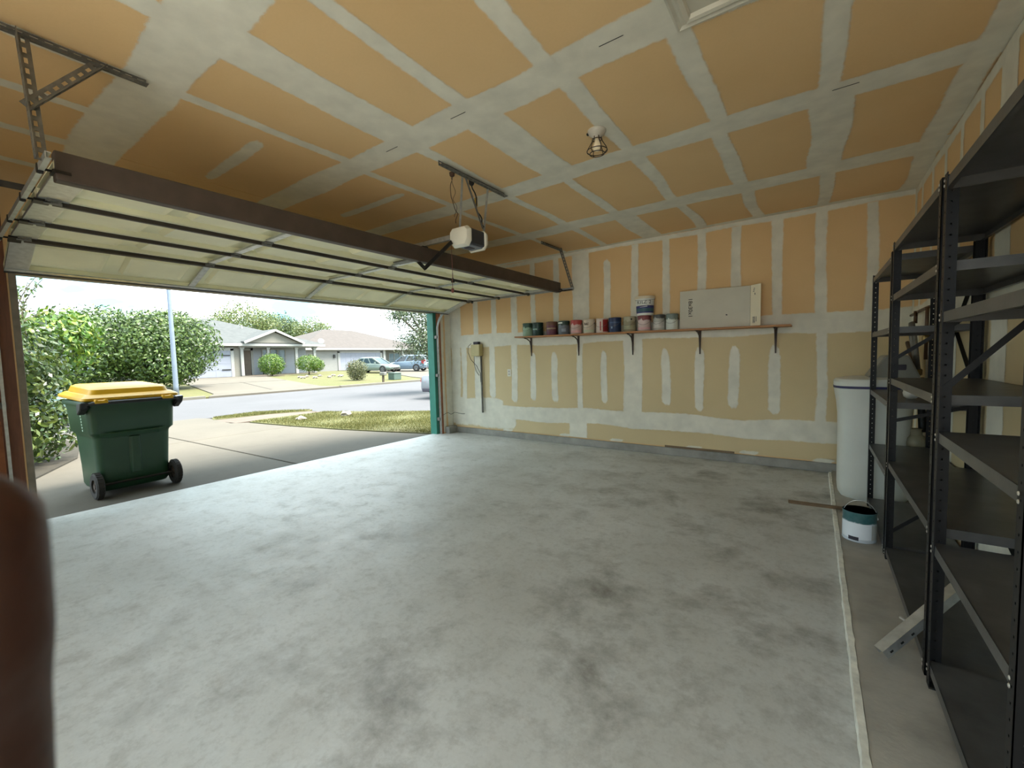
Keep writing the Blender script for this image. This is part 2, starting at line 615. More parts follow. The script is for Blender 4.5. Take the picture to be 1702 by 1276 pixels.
def ragged_ribbon(name, x, w, y0, y1, z, mat, step=0.05):
    n = int((y1 - y0) / step)
    mb = MB()
    L, Rr = [], []
    for i in range(n + 1):
        y = y0 + (y1 - y0) * i / n
        L.append((x - w / 2 + rng.normal() * 0.0012, y, z))
        Rr.append((x + w / 2 + rng.normal() * 0.0012, y, z))
    lo = [(p[0] - 0.004, p[1], z - 0.03) for p in L]
    hi = [(p[0] + 0.004, p[1], z - 0.03) for p in Rr]
    for i in range(n):
        mb.add([L[i], Rr[i], Rr[i + 1], L[i + 1]], [(0, 1, 2, 3)])
        mb.add([lo[i], L[i], L[i + 1], lo[i + 1]], [(0, 1, 2, 3)])
        mb.add([Rr[i], hi[i], hi[i + 1], Rr[i + 1]], [(0, 1, 2, 3)])
    return mb.build(name, mat)
struct(ragged_ribbon('trim_1', XS + 0.004, 0.022, -0.6, 5.40, 0.033, m_line))

# --- ceiling: sheets of drywall with recessed gaps, the joints filled with compound
ceil = struct(MB().box(XD - 0.16, XB + 0.15, YN - 0.16, YF + 0.16, ZC + 0.012, ZC + 0.16).build('ceiling', m_paper))
YJ = [YN, 0.80, 2.03, 3.16, 4.42, YF]
XJ = [[XD, -2.23, XB], [XD, -4.0, -2.22, XB], [XD, -4.1, -1.69, XB], [XD, -2.9, 0.05, XB], [XD, -4.2, -1.69, XB]]
for row in range(5):
    for a, b in zip(XJ[row][:-1], XJ[row][1:]):
        MB().box(a + 0.003, b - 0.003, YJ[row] + 0.003, YJ[row + 1] - 0.003, ZC, ZC + 0.012).build('drywall_panel', m_paper, ceil)

STRIPS = [0]
def mud_strip(name, parent, mat, p0, p1, w, nrm, lift=0.0006, fade=0.024, wob=0.006, taper0=0.0, taper1=0.0, ax=None):
    """a ragged, feathered band of joint compound from p0 to p1 on a surface with normal nrm"""
    STRIPS[0] += 1
    lift += 0.000012 * STRIPS[0]          # each coat lies over the one before
    p0, p1, nrm = Vector(p0), Vector(p1), Vector(nrm)
    L = (p1 - p0).length
    t = (p1 - p0) / L
    s = nrm.cross(t)
    n = max(4, int(L / 0.07))
    ph = rng.uniform(0, 6.28, 6)
    vs, fs, mu = [], [], []
    for i in range(n + 1):
        x = L * i / n
        k = 1.0
        if taper0 and x < taper0:
            k = math.sqrt(max(0.0, x / taper0)) * 0.8 + 0.2
        if taper1 and L - x < taper1:
            k = math.sqrt(max(0.0, (L - x) / taper1)) * 0.85 + 0.15
        hw = w / 2 * k
        cen = wob * (math.sin(x * 2.1 + ph[0]) + 0.6 * math.sin(x * 5.3 + ph[1]))
        e0 = hw + wob * (math.sin(x * 3.7 + ph[2]) + 0.5 * math.sin(x * 9.1 + ph[3])) * 0.7
        e1 = hw + wob * (math.sin(x * 4.3 + ph[4]) + 0.5 * math.sin(x * 8.3 + ph[5])) * 0.7
        end = 0.0 if ((i == 0 and taper0) or (i == n and taper1)) else 1.0
        for off, m in ((cen - e0 - fade, 0.0), (cen - max(0.0015, e0 - fade * 0.7), 1.0), (cen, 1.0), (cen + max(0.0015, e1 - fade * 0.7), 1.0), (cen + e1 + fade, 0.0)):
            vs.append(p0 + t * x + s * off + nrm * lift)
            mu.append(m * end)
    for i in range(n):
        for j in range(4):
            a = i * 5 + j
            fs.append((a, a + 1, a + 6, a + 5))
    me = bpy.data.meshes.new(name)
    me.from_pydata([tuple(v) for v in vs], [], fs)
    me.attributes.new('mud', 'FLOAT', 'POINT').data.foreach_set('value', np.array(mu, np.float32))
    for pl in me.polygons:
        pl.use_smooth = True
    return link(name, me, mat, parent)

DN = (0, 0, -1)
CS = 'joint_compound'
def cx(y, w, x0=XD, x1=XB, **k):
    mud_strip(CS, ceil, m_mud, (x0, y, ZC), (x1, y, ZC), w, DN, lift=0.0004, **k)
def cy(x, y0, y1, w, **k):
    mud_strip(CS, ceil, m_mud, (x, y0, ZC), (x, y1, ZC), w, DN, lift=0.0008, **k)
cx(0.80, 0.26, wob=0.012)
cx(2.03, 0.23, wob=0.012)
cx(3.16, 0.21, wob=0.010)
cx(4.42, 0.26, wob=0.012)
cx(5.485, 0.085, wob=0.006)
for x, w in ((-4.6, .08), (-3.98, .08), (-3.4, .08), (-2.85, .08), (-2.24, .10), (-1.66, .09), (-1.1, .09)):
    cy(x, -0.8, 0.74, w)
for x, w in ((-2.83, .075), (-2.22, .27), (-1.67, .085), (-1.12, .095), (-0.53, .09), (0.05, .09)):
    cy(x, 0.86, 1.99, w, wob=0.009)
for x, w in ((-2.86, .07), (-2.27, .08), (-1.69, .27), (-1.11, .095), (-0.53, .10), (0.06, .09)):
    cy(x, 2.07, 3.12, w, wob=0.010)
for x, w in ((-2.91, .06), (-2.30, .085), (-1.70, .085), (-1.11, .095), (-0.54, .10), (0.05, .215)):
    cy(x, 3.20, 4.37, w, wob=0.010)
for x, w in ((-2.9, .06), (-2.30, .085), (-1.69, .225), (-1.10, .095), (-0.52, .095), (0.06, .085)):
    cy(x, 4.46, 5.50, w, wob=0.010)
cy(0.68, -0.8, 5.48, 0.13, wob=0.012)
for y, x0, x1 in ((1.43, -3.95, -2.98), (2.60, -3.95, -2.95), (1.2, -4.9, -4.2)):
    mud_strip(CS, ceil, m_mud, (x0, y, ZC), (x1, y, ZC), 0.075, DN, taper0=0.12, taper1=0.12)
for x, y in ((-0.80, 1.99), (-2.42, 2.02), (0.12, 3.13), (-1.78, 2.0)):
    MB().box(x - 0.06, x + 0.06, y - 0.0008, y + 0.0008, ZC - 0.0032, ZC).build('hairline_crack', m_print, ceil)

# --- shelf wall
wf = struct(MB().box(XD - 0.16, XB + 0.15, YF + 0.012, YF + 0.16, 0.0, ZC + 0.05).build('wall_far', m_paper))
NF = (0, -1, 0)
ZB = 0.105
for a, b in ((XD, -2.70), (-2.70, XB)):
    MB().box(a + 0.002, b - 0.002, YF, YF + 0.012, 1.58, ZC).build('drywall_panel', m_paper, wf)
for a, b in ((XD, -1.96), (-1.96, XB)):
    MB().box(a + 0.002, b - 0.002, YF, YF + 0.012, 0.42, 1.576).build('drywall_panel', m_paper_low, wf)
for a, b in ((XD, -2.78), (-2.78, XB)):
    MB().box(a + 0.002, b - 0.002, YF, YF + 0.012, ZB + 0.006, 0.416).build('drywall_panel', m_paper_low, wf)
struct(MB().box(XD, XB, YF - 0.02, YF + 0.013, 0.0, ZB - 0.008).build('stem_wall', m_curb, bevel=0.004))
def fv(x, z0, z1, w, mat=m_mud_low, **k):
    mud_strip(CS, wf, mat, (x, YF, z0), (x, YF, z1), w, NF, lift=0.0008, **k)
def fh(z, x0, x1, w, mat=m_mud_low, **k):
    mud_strip(CS, wf, mat, (x0, YF, z), (x1, YF, z), w, NF, lift=0.0004, **k)
fh(1.585, XD, XB, 0.20, wob=0.010)
fh(0.42, XD, XB, 0.21, wob=0.012)
fh(2.745, XD, XB, 0.045, m_mud)
for x, w in ((-5.05, .07), (-4.66, .10), (-4.28, .10), (-3.86, .11), (-3.51, .075), (-3.11, .085), (-2.71, .25), (-2.31, .085), (-1.93, .085), (-1.53, .075), (-1.12, .085), (-0.74, .09), (-0.345, .09), (0.045, .09), (0.445, .08)):
    z1 = 2.62 if x in (-3.86, -4.28, -2.31) else 2.72
    fv(x, 1.67, z1, w, m_mud, wob=0.006, taper1=(0.06 if z1 < 2.7 else 0.0))
for x, w in ((-4.66, .12), (-4.33, .105), (-3.885, .105), (-3.53, .095), (-3.15, .10), (-2.735, .075), (-2.365, .08), (-1.54, .095), (-1.13, .09), (-0.76, .105), (-0.355, .10), (0.06, .085)):
    lo = 0.50 if x in (-2.735, 0.06) else 0.58 + 0.03 * math.sin(x * 7)
    hi = 1.50 if x in (-2.735, -4.66, -4.33, -3.885, 0.06) else 1.39
    fv(x, lo, hi, w, wob=0.007, taper0=0.08 if lo > 0.5 else 0, taper1=0.16 if hi < 1.45 else 0)
fv(-1.96, 0.50, 1.50, 0.24, wob=0.008)
fv(-2.78, ZB + 0.01, 0.34, 0.26, wob=0.008)
fv(-5.16, 0.16, 2.72, 0.20, wob=0.012)
fv(-4.95, 0.14, 1.50, 0.10, wob=0.010)
fh(0.25, -5.2, -3.85, 0.20, wob=0.02, fade=0.05, taper1=0.2)
fh(0.56, -5.2, -4.1, 0.13, wob=0.02, fade=0.04, taper1=0.2)
for x in (-4.05, -3.0, -2.2, -1.2, -0.6, 0.1):
    fh(0.125, x - 0.12, x + 0.12, 0.02, wob=0.004, taper0=0.05, taper1=0.05)
MB().box(-1.55, -0.75, YF - 0.006, YF + 0.004, ZB - 0.004, ZB + 0.018).build('sill_shim', m_stick_wood, wf)

# --- rack wall
wr = struct(MB().box(XB + 0.012, XB + 0.16, YN - 0.16, YF + 0.16, 0.0, ZC + 0.05).build('wall_right', m_paper))
NR = (-1, 0, 0)
for a, b in ((YN, 2.4), (2.4, YF)):
    MB().box(XB, XB + 0.012, a + 0.002, b - 0.002, 1.58, ZC).build('drywall_panel', m_paper, wr)
    MB().box(XB, XB + 0.012, a + 0.002, b - 0.002, 0.03, 1.576).build('drywall_panel', m_paper_low, wr)
def rv(y, z0, z1, w, mat=m_mud, **k):
    mud_strip(CS, wr, mat, (XB, y, z0), (XB, y, z1), w, NR, lift=0.0008, **k)
mud_strip(CS, wr, m_mud, (XB, YN, 1.58), (XB, YF, 1.58), 0.20, NR, lift=0.0005, wob=0.01)
mud_strip(CS, wr, m_mud, (XB, YN, 2.735), (XB, YF, 2.735), 0.06, NR, lift=0.0005, wob=0.006)
mud_strip(CS, wr, m_mud_low, (XB, YN, 0.30), (XB, YF, 0.30), 0.42, NR, lift=0.0005, wob=0.02)
for k in range(15):
    y = -0.5 + 0.406 * k
    w = 0.21 if k == 9 else 0.065
    rv(y, 1.66, 2.72, w, wob=0.005)
    rv(y, 0.50, 1.50, w + 0.02, m_mud_low, wob=0.006)
rv(5.46, 0.03, 2.74, 0.09, wob=0.006)

# --- near wall (behind the camera) and door wall
# near wall, behind the camera: two added, unseen window openings brighten the interior
WX = ((-2.2, -0.85), (-0.7, 0.65))
WZ0, WZ1 = 0.25, 2.68
nw = MB()
for a_, b_ in ((XD - 0.16, WX[0][0]), (WX[0][1], WX[1][0]), (WX[1][1], XB + 0.16)):
    nw.box(a_, b_, YN - 0.16, YN, -0.15, ZC + 0.05)
for a_, b_ in WX:
    nw.box(a_, b_, YN - 0.16, YN, -0.15, WZ0).box(a_, b_, YN - 0.16, YN, WZ1, ZC + 0.05)
struct(nw.build('wall_near', m_paper))
for i_, (a_, b_) in enumerate(WX):
    f_ = MB()
    m_ = (a_ + b_) / 2
    for x_ in (a_, m_ - 0.03, b_ - 0.06):
        f_.box(x_, x_ + 0.06, YN - 0.12, YN - 0.06, WZ0, WZ1)
    f_.box(a_, b_, YN - 0.12, YN - 0.06, WZ0, WZ0 + 0.06).box(a_, b_, YN - 0.12, YN - 0.06, WZ1 - 0.06, WZ1)
    struct(f_.build('window_%d' % (i_ + 1), simple('window_frame_paint', (220, 220, 214), 0.5)))
XO = XD - 0.16
wl = struct(MB().box(XO, XD, YN - 0.16, OY0, 0.0, ZC + 0.05).box(XO, XD, OY1, YF + 0.16, 0.0, ZC + 0.05).box(XO, XD, OY0, OY1, OZ, ZC + 0.05).build('wall_left', m_paper))
for x0, x1, y in ((0.02, 2.2, OY1 + 0.05), (0.02, 2.7, YF - 0.03), (0.05, 2.1, OY1 + 0.17)):
    mud_strip(CS, wl, m_mud, (XD, y, x0), (XD, y, x1), 0.07, (1, 0, 0), wob=0.006)
mud_strip(CS, wl, m_mud, (XD, 0.15, 0.05), (XD, 0.15, 2.7), 0.08, (1, 0, 0), wob=0.006)
MB().box(XD + 0.0005, XD + 0.010, -0.88, OY0 - 0.04, 0.02, ZC - 0.02).build('plywood_panel', wood('dark_plywood', (96, 58, 42), (124, 78, 56), (8, 8, 1)), wl)  # dark brown panel paints in the shade on this wall pier
struct(MB().box(XD, XD + 0.012, -0.62, 0.36, 0.86, 0.90).box(XD, XD + 0.03, 0.27, 0.36, 0.03, 0.86).build('trim_2', m_wood_red, bevel=0.003))
struct(MB().box(XD, XD + 0.10, OY1 + 0.06, YF - 0.01, 0.0, 0.115).build('trim_3', m_curb, bevel=0.004))
# jambs and the teal outside trim
struct(MB().box(XO - 0.02, XD + 0.004, OY0 - 0.03, OY0 + 0.012, 0.0, OZ).build('trim_4', m_wood_grey, bevel=0.003))
struct(MB().box(XO - 0.02, XD + 0.004, OY1 - 0.012, OY1 + 0.03, 0.0, OZ).build('trim_5', m_wood_red, bevel=0.003))
struct(MB().box(XO - 0.05, XO + 0.10, OY1 - 0.085, OY1 - 0.012, -0.01, OZ + 0.02).build('trim_6', m_teal, bevel=0.004))
struct(MB().box(XO - 0.05, XO - 0.02, OY0 - 0.10, OY0 + 0.01, -0.01, OZ + 0.02).build('trim_7', m_teal, bevel=0.004))
struct(MB().box(XO - 0.02, XD + 0.004, OY0, OY1, OZ - 0.012, OZ + 0.02).build('trim_8', m_wood_grey, bevel=0.003))
# roof over the garage with its eave
struct(MB().add([(XO - 0.55, YN - 0.6, 2.66), (1.2, YN - 0.6, 3.6), (1.2, YF + 0.6, 3.6), (XO - 0.55, YF + 0.6, 2.66),
                 (XO - 0.55, YN - 0.6, 2.78), (1.2, YN - 0.6, 3.72), (1.2, YF + 0.6, 3.72), (XO - 0.55, YF + 0.6, 2.78)],
                [(0, 3, 2, 1), (4, 5, 6, 7), (0, 1, 5, 4), (1, 2, 6, 5), (2, 3, 7, 6), (3, 0, 4, 7)]).build('roof', simple('shingle_roof', (96, 92, 88), 0.9, var=0.2, scale=12)))

# ================================================================== ground outside
def terr(x):
    t = min(1.0, max(0.0, (-20.6 - x) / 13.0))
    return -0.02 + 0.34 * t

def ground_patch(name, pts, mat, z, thick=0.2, kind='structure'):
    o = MB().prism(pts, z - thick, z).build(name, mat)
    o['kind'] = kind
    return o
big = MB()
xs = [XO - 0.0, -10.0, -20.3]
# base earth under everything, well below the paving
big.add([(40, -70, -0.22), (40, 90, -0.22), (-20.45, 90, -0.22), (-20.45, -70, -0.22)], [(0, 1, 2, 3)])
struct(big.build('land_base', m_soil))
ground_patch('road', [(-20.32, -60), (-20.32, 70), (-7.9, 70), (-7.85, 7.62), (-9.01, 6.98), (-10.53, 6.32), (-11.5, 6.42), (-12.6, 5.35), (-12.75, 4.3), (-12.5, 0.0), (-12.5, -60)], m_road, -0.065)
drv = struct(MB().prism([(XO, -1.9), (-7.6, -1.9), (-12.5, -1.2), (-12.6, 4.0), (-12.2, 4.15), (-10.72, 4.05), (-10.45, 4.28), (-9.0, 4.45), (-7.6, 4.68), (-6.46, 4.95), (-5.42, 5.24), (XO, 5.24)], -0.22, -0.045).build('driveway', m_drive))
# driveway slabs with recessed joints
XJD = [XO - 0.0, -8.95, -12.5]
for (pts) in ([(XO + 0.0, 2.80), (-8.88, 2.66), (-8.88, 0.8), (-8.4, -1.85), (XO, -1.85)],
              [(XO + 0.0, 2.825), (XO, 5.235), (-5.43, 5.235), (-6.46, 4.945), (-7.6, 4.675), (-8.88, 4.46), (-8.88, 2.685)],
              [(-8.905, 2.66), (-8.905, -1.8), (-12.3, -1.2), (-12.55, 2.5)],
              [(-8.905, 2.685), (-12.55, 2.525), (-12.6, 4.0), (-12.2, 4.14), (-10.72, 4.04), (-10.45, 4.27), (-9.0, 4.44), (-8.905, 4.45)]):
    MB().prism(pts, -0.06, -0.02).build('paving_slab', m_drive, drv, bevel=0.006)
lawn = ground_patch('lawn', [(-5.42, 5.25), (-6.46, 4.965), (-7.6, 4.695), (-9.0, 4.465), (-10.42, 4.30), (-10.62, 4.6), (-10.58, 6.20), (-10.53, 6.29), (-9.01, 6.95), (-7.82, 7.60), (-7.6, 12), (-5.42, 12)], m_lawn, -0.005)
walk = ground_patch('sidewalk', [(-11.75, 4.03), (-10.66, 4.10), (-10.68, 5.31), (-10.55, 6.25), (-11.2, 6.15), (-11.62, 5.3)], m_walk, -0.022)
strip = ground_patch('verge', [(-12.3, 4.21), (-11.78, 4.06), (-11.65, 5.3), (-11.25, 6.13), (-11.5, 6.38), (-12.55, 5.3)], m_lawn, -0.015)
ground_patch('side_patio', [(-2.0, -16), (7, -16), (7, YN - 0.18), (-2.0, YN - 0.18)], simple('pale_patio_concrete', (206, 200, 190), 0.9, var=0.1, scale=1, obj=False), -0.06)  # unseen pale ground, added to bounce daylight up to the ceiling
ground_patch('bed', [(-7.3, -3), (-7.45, 0.66), (-8.8, 1.28), (-10.6, 1.6), (-12.3, 1.2), (-12.3, -3)], m_soil, 0.0)
# far side: kerb, sloping lots
struct(MB().prism([(-20.32, -60), (-20.32, 6.8), (-20.50, 6.8), (-20.50, -60)], -0.2, 0.05).build('kerb', m_kerb, bevel=0.02))
struct(MB().prism([(-20.32, 12.9), (-20.32, 70), (-20.50, 70), (-20.50, 12.9)], -0.2, 0.05).build('kerb', m_kerb, bevel=0.02))
def slope_patch(name, pts, mat, lift):
    """polygon laid on the sloping lots; pts are (x, y)"""
    n = len(pts)
    vs = [(x, y, terr(x) + lift) for x, y in pts] + [(x, y, -0.4) for x, y in pts]
    o = MB().add(vs, [tuple(range(n))] + [(i, (i + 1) % n, (i + 1) % n + n, i + n) for i in range(n)]).build(name, mat)
    return struct(o)
lots = MB()
lots.add([(-20.5, -60, terr(-20.5)), (-20.5, 95, terr(-20.5)), (-20.5, 95, -0.3), (-20.5, -60, -0.3)], [(0, 1, 2, 3)])
for x0, x1 in ((-20.5, -24.0), (-24.0, -28.0), (-28.0, -33.6), (-33.6, -95)):
    lots.add([(x0, -60, terr(x0)), (x0, 95, terr(x0)), (x1, 95, terr(x1)), (x1, -60, terr(x1))], [(0, 1, 2, 3)])
struct(lots.build('far_lawn', m_lawn))
for a, b in (((-20.32, 6.9, 12.9), (-21.5, 7.5, 12.5)), ((-21.5, 7.5, 12.5), (-28.0, 8.7, 13.9)), ((-28.0, 8.7, 13.9), (-33.6, 9.6, 15.2)), ((-33.6, 9.6, 15.2), (-37.0, 9.8, 15.4))):
    slope_patch('far_driveway', [(a[0], a[1]), (a[0], a[2]), (b[0], b[2]), (b[0], b[1])], m_drive, 0.035)
m_joint = simple('joint_dark', (58, 54, 46), 0.95, obj=False)
slope_patch('far_driveway_joint', [(-21.6, 9.95), (-21.6, 10.01), (-28.0, 11.35), (-28.0, 11.28)], m_joint, 0.042)
slope_patch('far_driveway_joint', [(-28.0, 11.28), (-28.0, 11.35), (-36.9, 12.7), (-36.9, 12.62)], m_joint, 0.042)
slope_patch('far_driveway_joint', [(-27.94, 8.75), (-27.94, 13.85), (-28.06, 13.85), (-28.06, 8.75)], m_joint, 0.042)
slope_patch('far_driveway', [(-20.3, 19.5), (-20.3, 28.5), (-24.0, 27.5), (-24.0, 20.8)], m_drive, 0.035)
slope_patch('far_driveway', [(-24.0, 20.8), (-24.0, 27.5), (-33.6, 31.5), (-33.6, 25.2)], m_drive, 0.035)
slope_patch('far_driveway', [(-33.6, 25.2), (-33.6, 31.5), (-43.0, 33.2), (-43.0, 27.0)], m_drive, 0.035)
slope_patch('far_driveway', [(-33.6, 15.2), (-33.6, 16.6), (-38.5, 17.0), (-38.5, 15.2)], m_walk, 0.045)

# grass blades on the near lawn
def grass(name, poly, n, hgt, label):
    poly = np.array(poly)
    lo, hi = poly.min(0), poly.max(0)
    P = rng.uniform(lo, hi, (n * 3, 2))
    inside = np.zeros(len(P), bool)
    j = len(poly) - 1
    for i in range(len(poly)):
        xi, yi, xj, yj = *poly[i], *poly[j]
        c = ((yi > P[:, 1]) != (yj > P[:, 1])) & (P[:, 0] < (xj - xi) * (P[:, 1] - yi) / (yj - yi + 1e-12) + xi)
        inside ^= c
        j = i
    P = P[inside][:n]
    keep = rng.uniform(0, 1, len(P)) < 0.55 + 0.45 * np.sin(P[:, 0] * 3.1) * np.sin(P[:, 1] * 2.7)
    P = P[keep]
    k = len(P)
    a = rng.uniform(0, 2 * PI, k)
    h = hgt * rng.uniform(0.5, 1.3, k)
    w = 0.005
    base = np.c_[P, np.full(k, -0.01)]
    dx = np.c_[np.cos(a), np.sin(a), np.zeros(k)] * w
    tip = base + np.c_[np.cos(a + 1.2) * h * 0.5, np.sin(a + 1.2) * h * 0.5, h]
    V = np.stack([base - dx, base + dx, tip], 1).reshape(-1, 3)
    o = np_mesh(name, V, None, m_grass, None, rng.uniform(0, 1, k), nper=3)
    return tag(o, label, 'grass', kind='stuff')
grass('grass', [(-5.45, 5.27), (-6.46, 4.99), (-7.6, 4.72), (-9.0, 4.49), (-10.4, 4.33), (-10.56, 6.2), (-9.01, 6.92), (-7.82, 7.56), (-6.0, 7.9)], 64000, 0.036, 'yellowing green grass blades on the lawn beside the driveway')
grass('verge_grass', [(-12.25, 4.23), (-11.8, 4.1), (-11.67, 5.3), (-11.3, 6.1), (-11.5, 6.33), (-12.5, 5.3)], 12000, 0.035, 'thin dry grass on the verge strip between sidewalk and road')

# ================================================================== overhead door, open
DX, DY0, DY1, DZ, SL = -2.80, 0.42, 5.10, 2.20, 0.53
DW = DY1 - DY0
door = thing('garage_door', 'cream sectional overhead door rolled open under the ceiling', 'garage door', (DX, DY0, DZ), local=True)
stiles = [0.0, 1.15, 2.29, 3.43, DW]
for k in range(4):
    ang = 0.0 if k < 3 else math.radians(-17.5)
    sec = MB().box(-SL + 0.004, -0.004, 0.0, DW, 0.040, 0.046)
    # folded rims along both long edges
    sec.box(-0.040, -0.004, 0.0, DW, 0.0, 0.04).box(-SL + 0.004, -SL + 0.040, 0.0, DW, 0.0, 0.04)
    so = sec.build('door_section', m_door, door, loc=(-SL * k, 0, 0), rot=(0, ang, 0))
    # hat-shaped rail at each hinge line, coloured dark for the rim's shade
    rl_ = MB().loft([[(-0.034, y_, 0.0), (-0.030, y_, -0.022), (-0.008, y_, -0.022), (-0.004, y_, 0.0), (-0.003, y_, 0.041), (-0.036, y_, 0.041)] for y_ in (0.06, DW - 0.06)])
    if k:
        rl_.build('section_rail', m_rim_shade, so)
    for j in range(4):
        a, b = stiles[j] + 0.06, stiles[j + 1] - 0.06
        mid = (a + b) / 2
        for p, q in ((a + 0.03, mid - 0.045), (mid + 0.045, b - 0.03)):
            x0, x1 = -SL + 0.10, -0.10
            z0, z1 = 0.040, 0.010
            lo = [(x0, p, z0), (x1, p, z0), (x1, q, z0), (x0, q, z0)]
            i_ = 0.022
            hi = [(x0 + i_, p + i_, z1), (x1 - i_, p + i_, z1), (x1 - i_, q - i_, z1), (x0 + i_, q - i_, z1)]
            i2 = 0.045
            rc = [(x0 + i2, p + i2, z1 + 0.006), (x1 - i2, p + i2, z1 + 0.006), (x1 - i2, q - i2, z1 + 0.006), (x0 + i2, q - i2, z1 + 0.006)]
            MB().loft([lo, hi, rc]).build('embossed_panel', m_door, so)
    for j, y in enumerate(stiles):
        w = 0.12 if j in (0, 4) else 0.05
        y0 = min(max(y - w / 2, 0), DW - w)
        MB().box(-SL + 0.006, -0.006, y0, y0 + w, -0.004, 0.012).build('stile', m_galv, so, bevel=0.002)
        if k < 3:
            yc = y0 + w / 2
            h = MB().box(-SL - 0.045, -SL + 0.045, yc - 0.03, yc + 0.03, -0.010, -0.004)
            h.tube([(-SL, yc - 0.034, -0.014), (-SL, yc + 0.034, -0.014)], 0.009, 8)
            for sx in (-0.03, 0.03):
                for sy in (-0.018, 0.018):
                    h.lathe([(0.006, -0.015), (0.006, -0.009)], 6, (-SL + sx, yc + sy, 0))
            h.build('hinge', m_galv_dull, so)
    for y, s in ((0.0, -1), (DW, 1)):
        rl = MB().tube([(-0.02, y - s * 0.05, -0.006), (-0.02, y + s * 0.045, -0.006)], 0.006, 6)
        rl.lathe([(0.022, -0.010), (0.024, 0.0), (0.022, 0.010)], 12, (-0.02, y + s * 0.045, -0.006), axis='y')
        rl.box(-0.06, 0.012, y - s * 0.02 - 0.03, y - s * 0.02 + 0.03, -0.016, -0.004)
        rl.build('roller', m_dark_steel, so)
    if k == 3:
        MB().box(-SL - 0.012, -SL + 0.006, 0.0, DW, -0.012, 0.046).build('bottom_seal', m_black_plastic, so)
        MB().box(-SL - 0.002, -SL + 0.046, 0.0, DW, -0.008, 0.0).build('bottom_rail', m_galv, so)
st = MB().box(-0.062, 0.0, 0.0, DW, 0.040, 0.085).box(-0.062, 0.0, 0.0, DW, -0.045, -0.001)
st.box(-0.012, 0.004, 0.0, DW, -0.045, 0.085)
st.build('strut', m_strut, door, bevel=0.004)
# operator bracket and curved arm on the top section
MB().box(-0.34, -0.02, 2.16, 2.24, -0.018, -0.004).build('arm_bracket', m_galv_dull, door, bevel=0.002)
# release handle
MB().lathe([(0.004, 0.05), (0.018, 0.02), (0.020, 0.0), (0.0, -0.004)], 10, (-0.30, 2.9, -0.10)).tube([(-0.30, 2.9, -0.05), (-0.30, 2.9, -0.004)], 0.003, 6).build('lift_handle', m_dark_steel, door)

def track(y, s, label):
    """C channel track: level run, bend, vertical run down the jamb"""
    t = thing('door_track', label, 'track', (XD + 0.06, y, 0.0))
    rad = 0.36
    pts = [Vector((-2.62, 0, 2.195)), Vector((-4.55, 0, 2.195))]
    for i in range(1, 9):
        a = PI / 2 * i / 8
        pts.append(Vector((-4.55 - rad * math.sin(a) * 1.75, 0, 2.195 - rad * (1 - math.cos(a)))))
    pts[-1].x = XD + 0.07
    pts += [Vector((XD + 0.07, 0, 1.2)), Vector((XD + 0.07, 0, 0.02))]
    prof = [(-0.014, -0.003 * s), (-0.014, 0.016 * s), (-0.011, 0.016 * s), (-0.011, 0.0), (0.011, 0.0), (0.011, 0.016 * s), (0.014, 0.016 * s), (0.014, -0.003 * s)]
    rings = []
    for i, p in enumerate(pts):
        tg = (pts[min(i + 1, len(pts) - 1)] - pts[max(i - 1, 0)]).normalized()
        nn = Vector((-tg.z, 0, tg.x))
        rings.append([(p.x + nn.x * a, y - b, p.z + nn.z * a) for a, b in prof])
    MB().loft(rings).build('channel', m_galv, t)
    for z in (0.25, 1.0, 1.65):
        MB().box(XD, XD + 0.06, y - 0.02, y + 0.02, z, z + 0.05).build('jamb_bracket', m_galv_dull, t, bevel=0.002)
    return t

def angle_iron(mb, p, q, w=0.042, th=0.003, up=(0, 0, 1), side=1, pitch=0.045, hole=0.026, f0=0.36, f1=0.66):
    """perforated angle: two thin flanges with slots"""
    p, q = Vector(p), Vector(q)
    t = (q - p).normalized()
    upv = Vector(up)
    s = t.cross(upv).normalized() * side
    n = upv - t * upv.dot(t)
    n.normalize()
    L = (q - p).length
    k = max(2, int(L / pitch))
    half = (L / k - hole) / 2
    for A, B in ((s, n), (n, s)):
        # flange spans A, thin along B: two edge strips and rungs between slots
        for a0, a1 in ((0, f0), (f1, 1.0)):
            c = [p + A * (w * a0), p + A * (w * a1), p + A * (w * a1) + B * th, p + A * (w * a0) + B * th]
            mb.hexa(c, [x + t * L for x in c])
        for i in range(k + 1):
            x0 = max(0, i * L / k - half)
            x1 = min(L, i * L / k + half)
            c = [p + t * x0 + A * (w * f0), p + t * x0 + A * (w * f1), p + t * x0 + A * (w * f1) + B * th, p + t * x0 + A * (w * f0) + B * th]
            mb.hexa(c, [x + t * (x1 - x0) for x in c])
    return mb

tl = track(0.37, -1, 'bright steel door track along the shaded wood jamb, near the hedge')
tr = track(5.145, 1, 'bright steel door track beside the paint shelf wall')
# hangers
h = angle_iron(MB(), (-2.82, -0.40, ZC - 0.036), (-2.82, 0.78, ZC - 0.036))
h.build('hanger_angle', m_galv_dull, tl)
angle_iron(MB(), (-2.80, 0.335, ZC - 0.03), (-2.70, 0.345, 2.19), up=(0, 1, 0)).build('hanger_strap', m_galv_dull, tl)
angle_iron(MB(), (-2.81, 0.62, ZC - 0.03), (-2.735, 0.355, 2.40), up=(1, 0, 0)).build('hanger_brace', m_galv_dull, tl)
h = angle_iron(MB(), (-2.86, 4.72, ZC - 0.036), (-2.86, 5.20, ZC - 0.036))
h.build('hanger_angle', m_galv_dull, tr)
angle_iron(MB(), (-2.85, 5.17, ZC - 0.02), (-2.67, 5.165, 2.18), up=(0, 1, 0)).build('hanger_strap', m_galv_dull, tr)
MB().box(-2.80, -2.64, 5.12, 5.165, 2.175, 2.186).build('end_stop', m_dark_steel, tr)

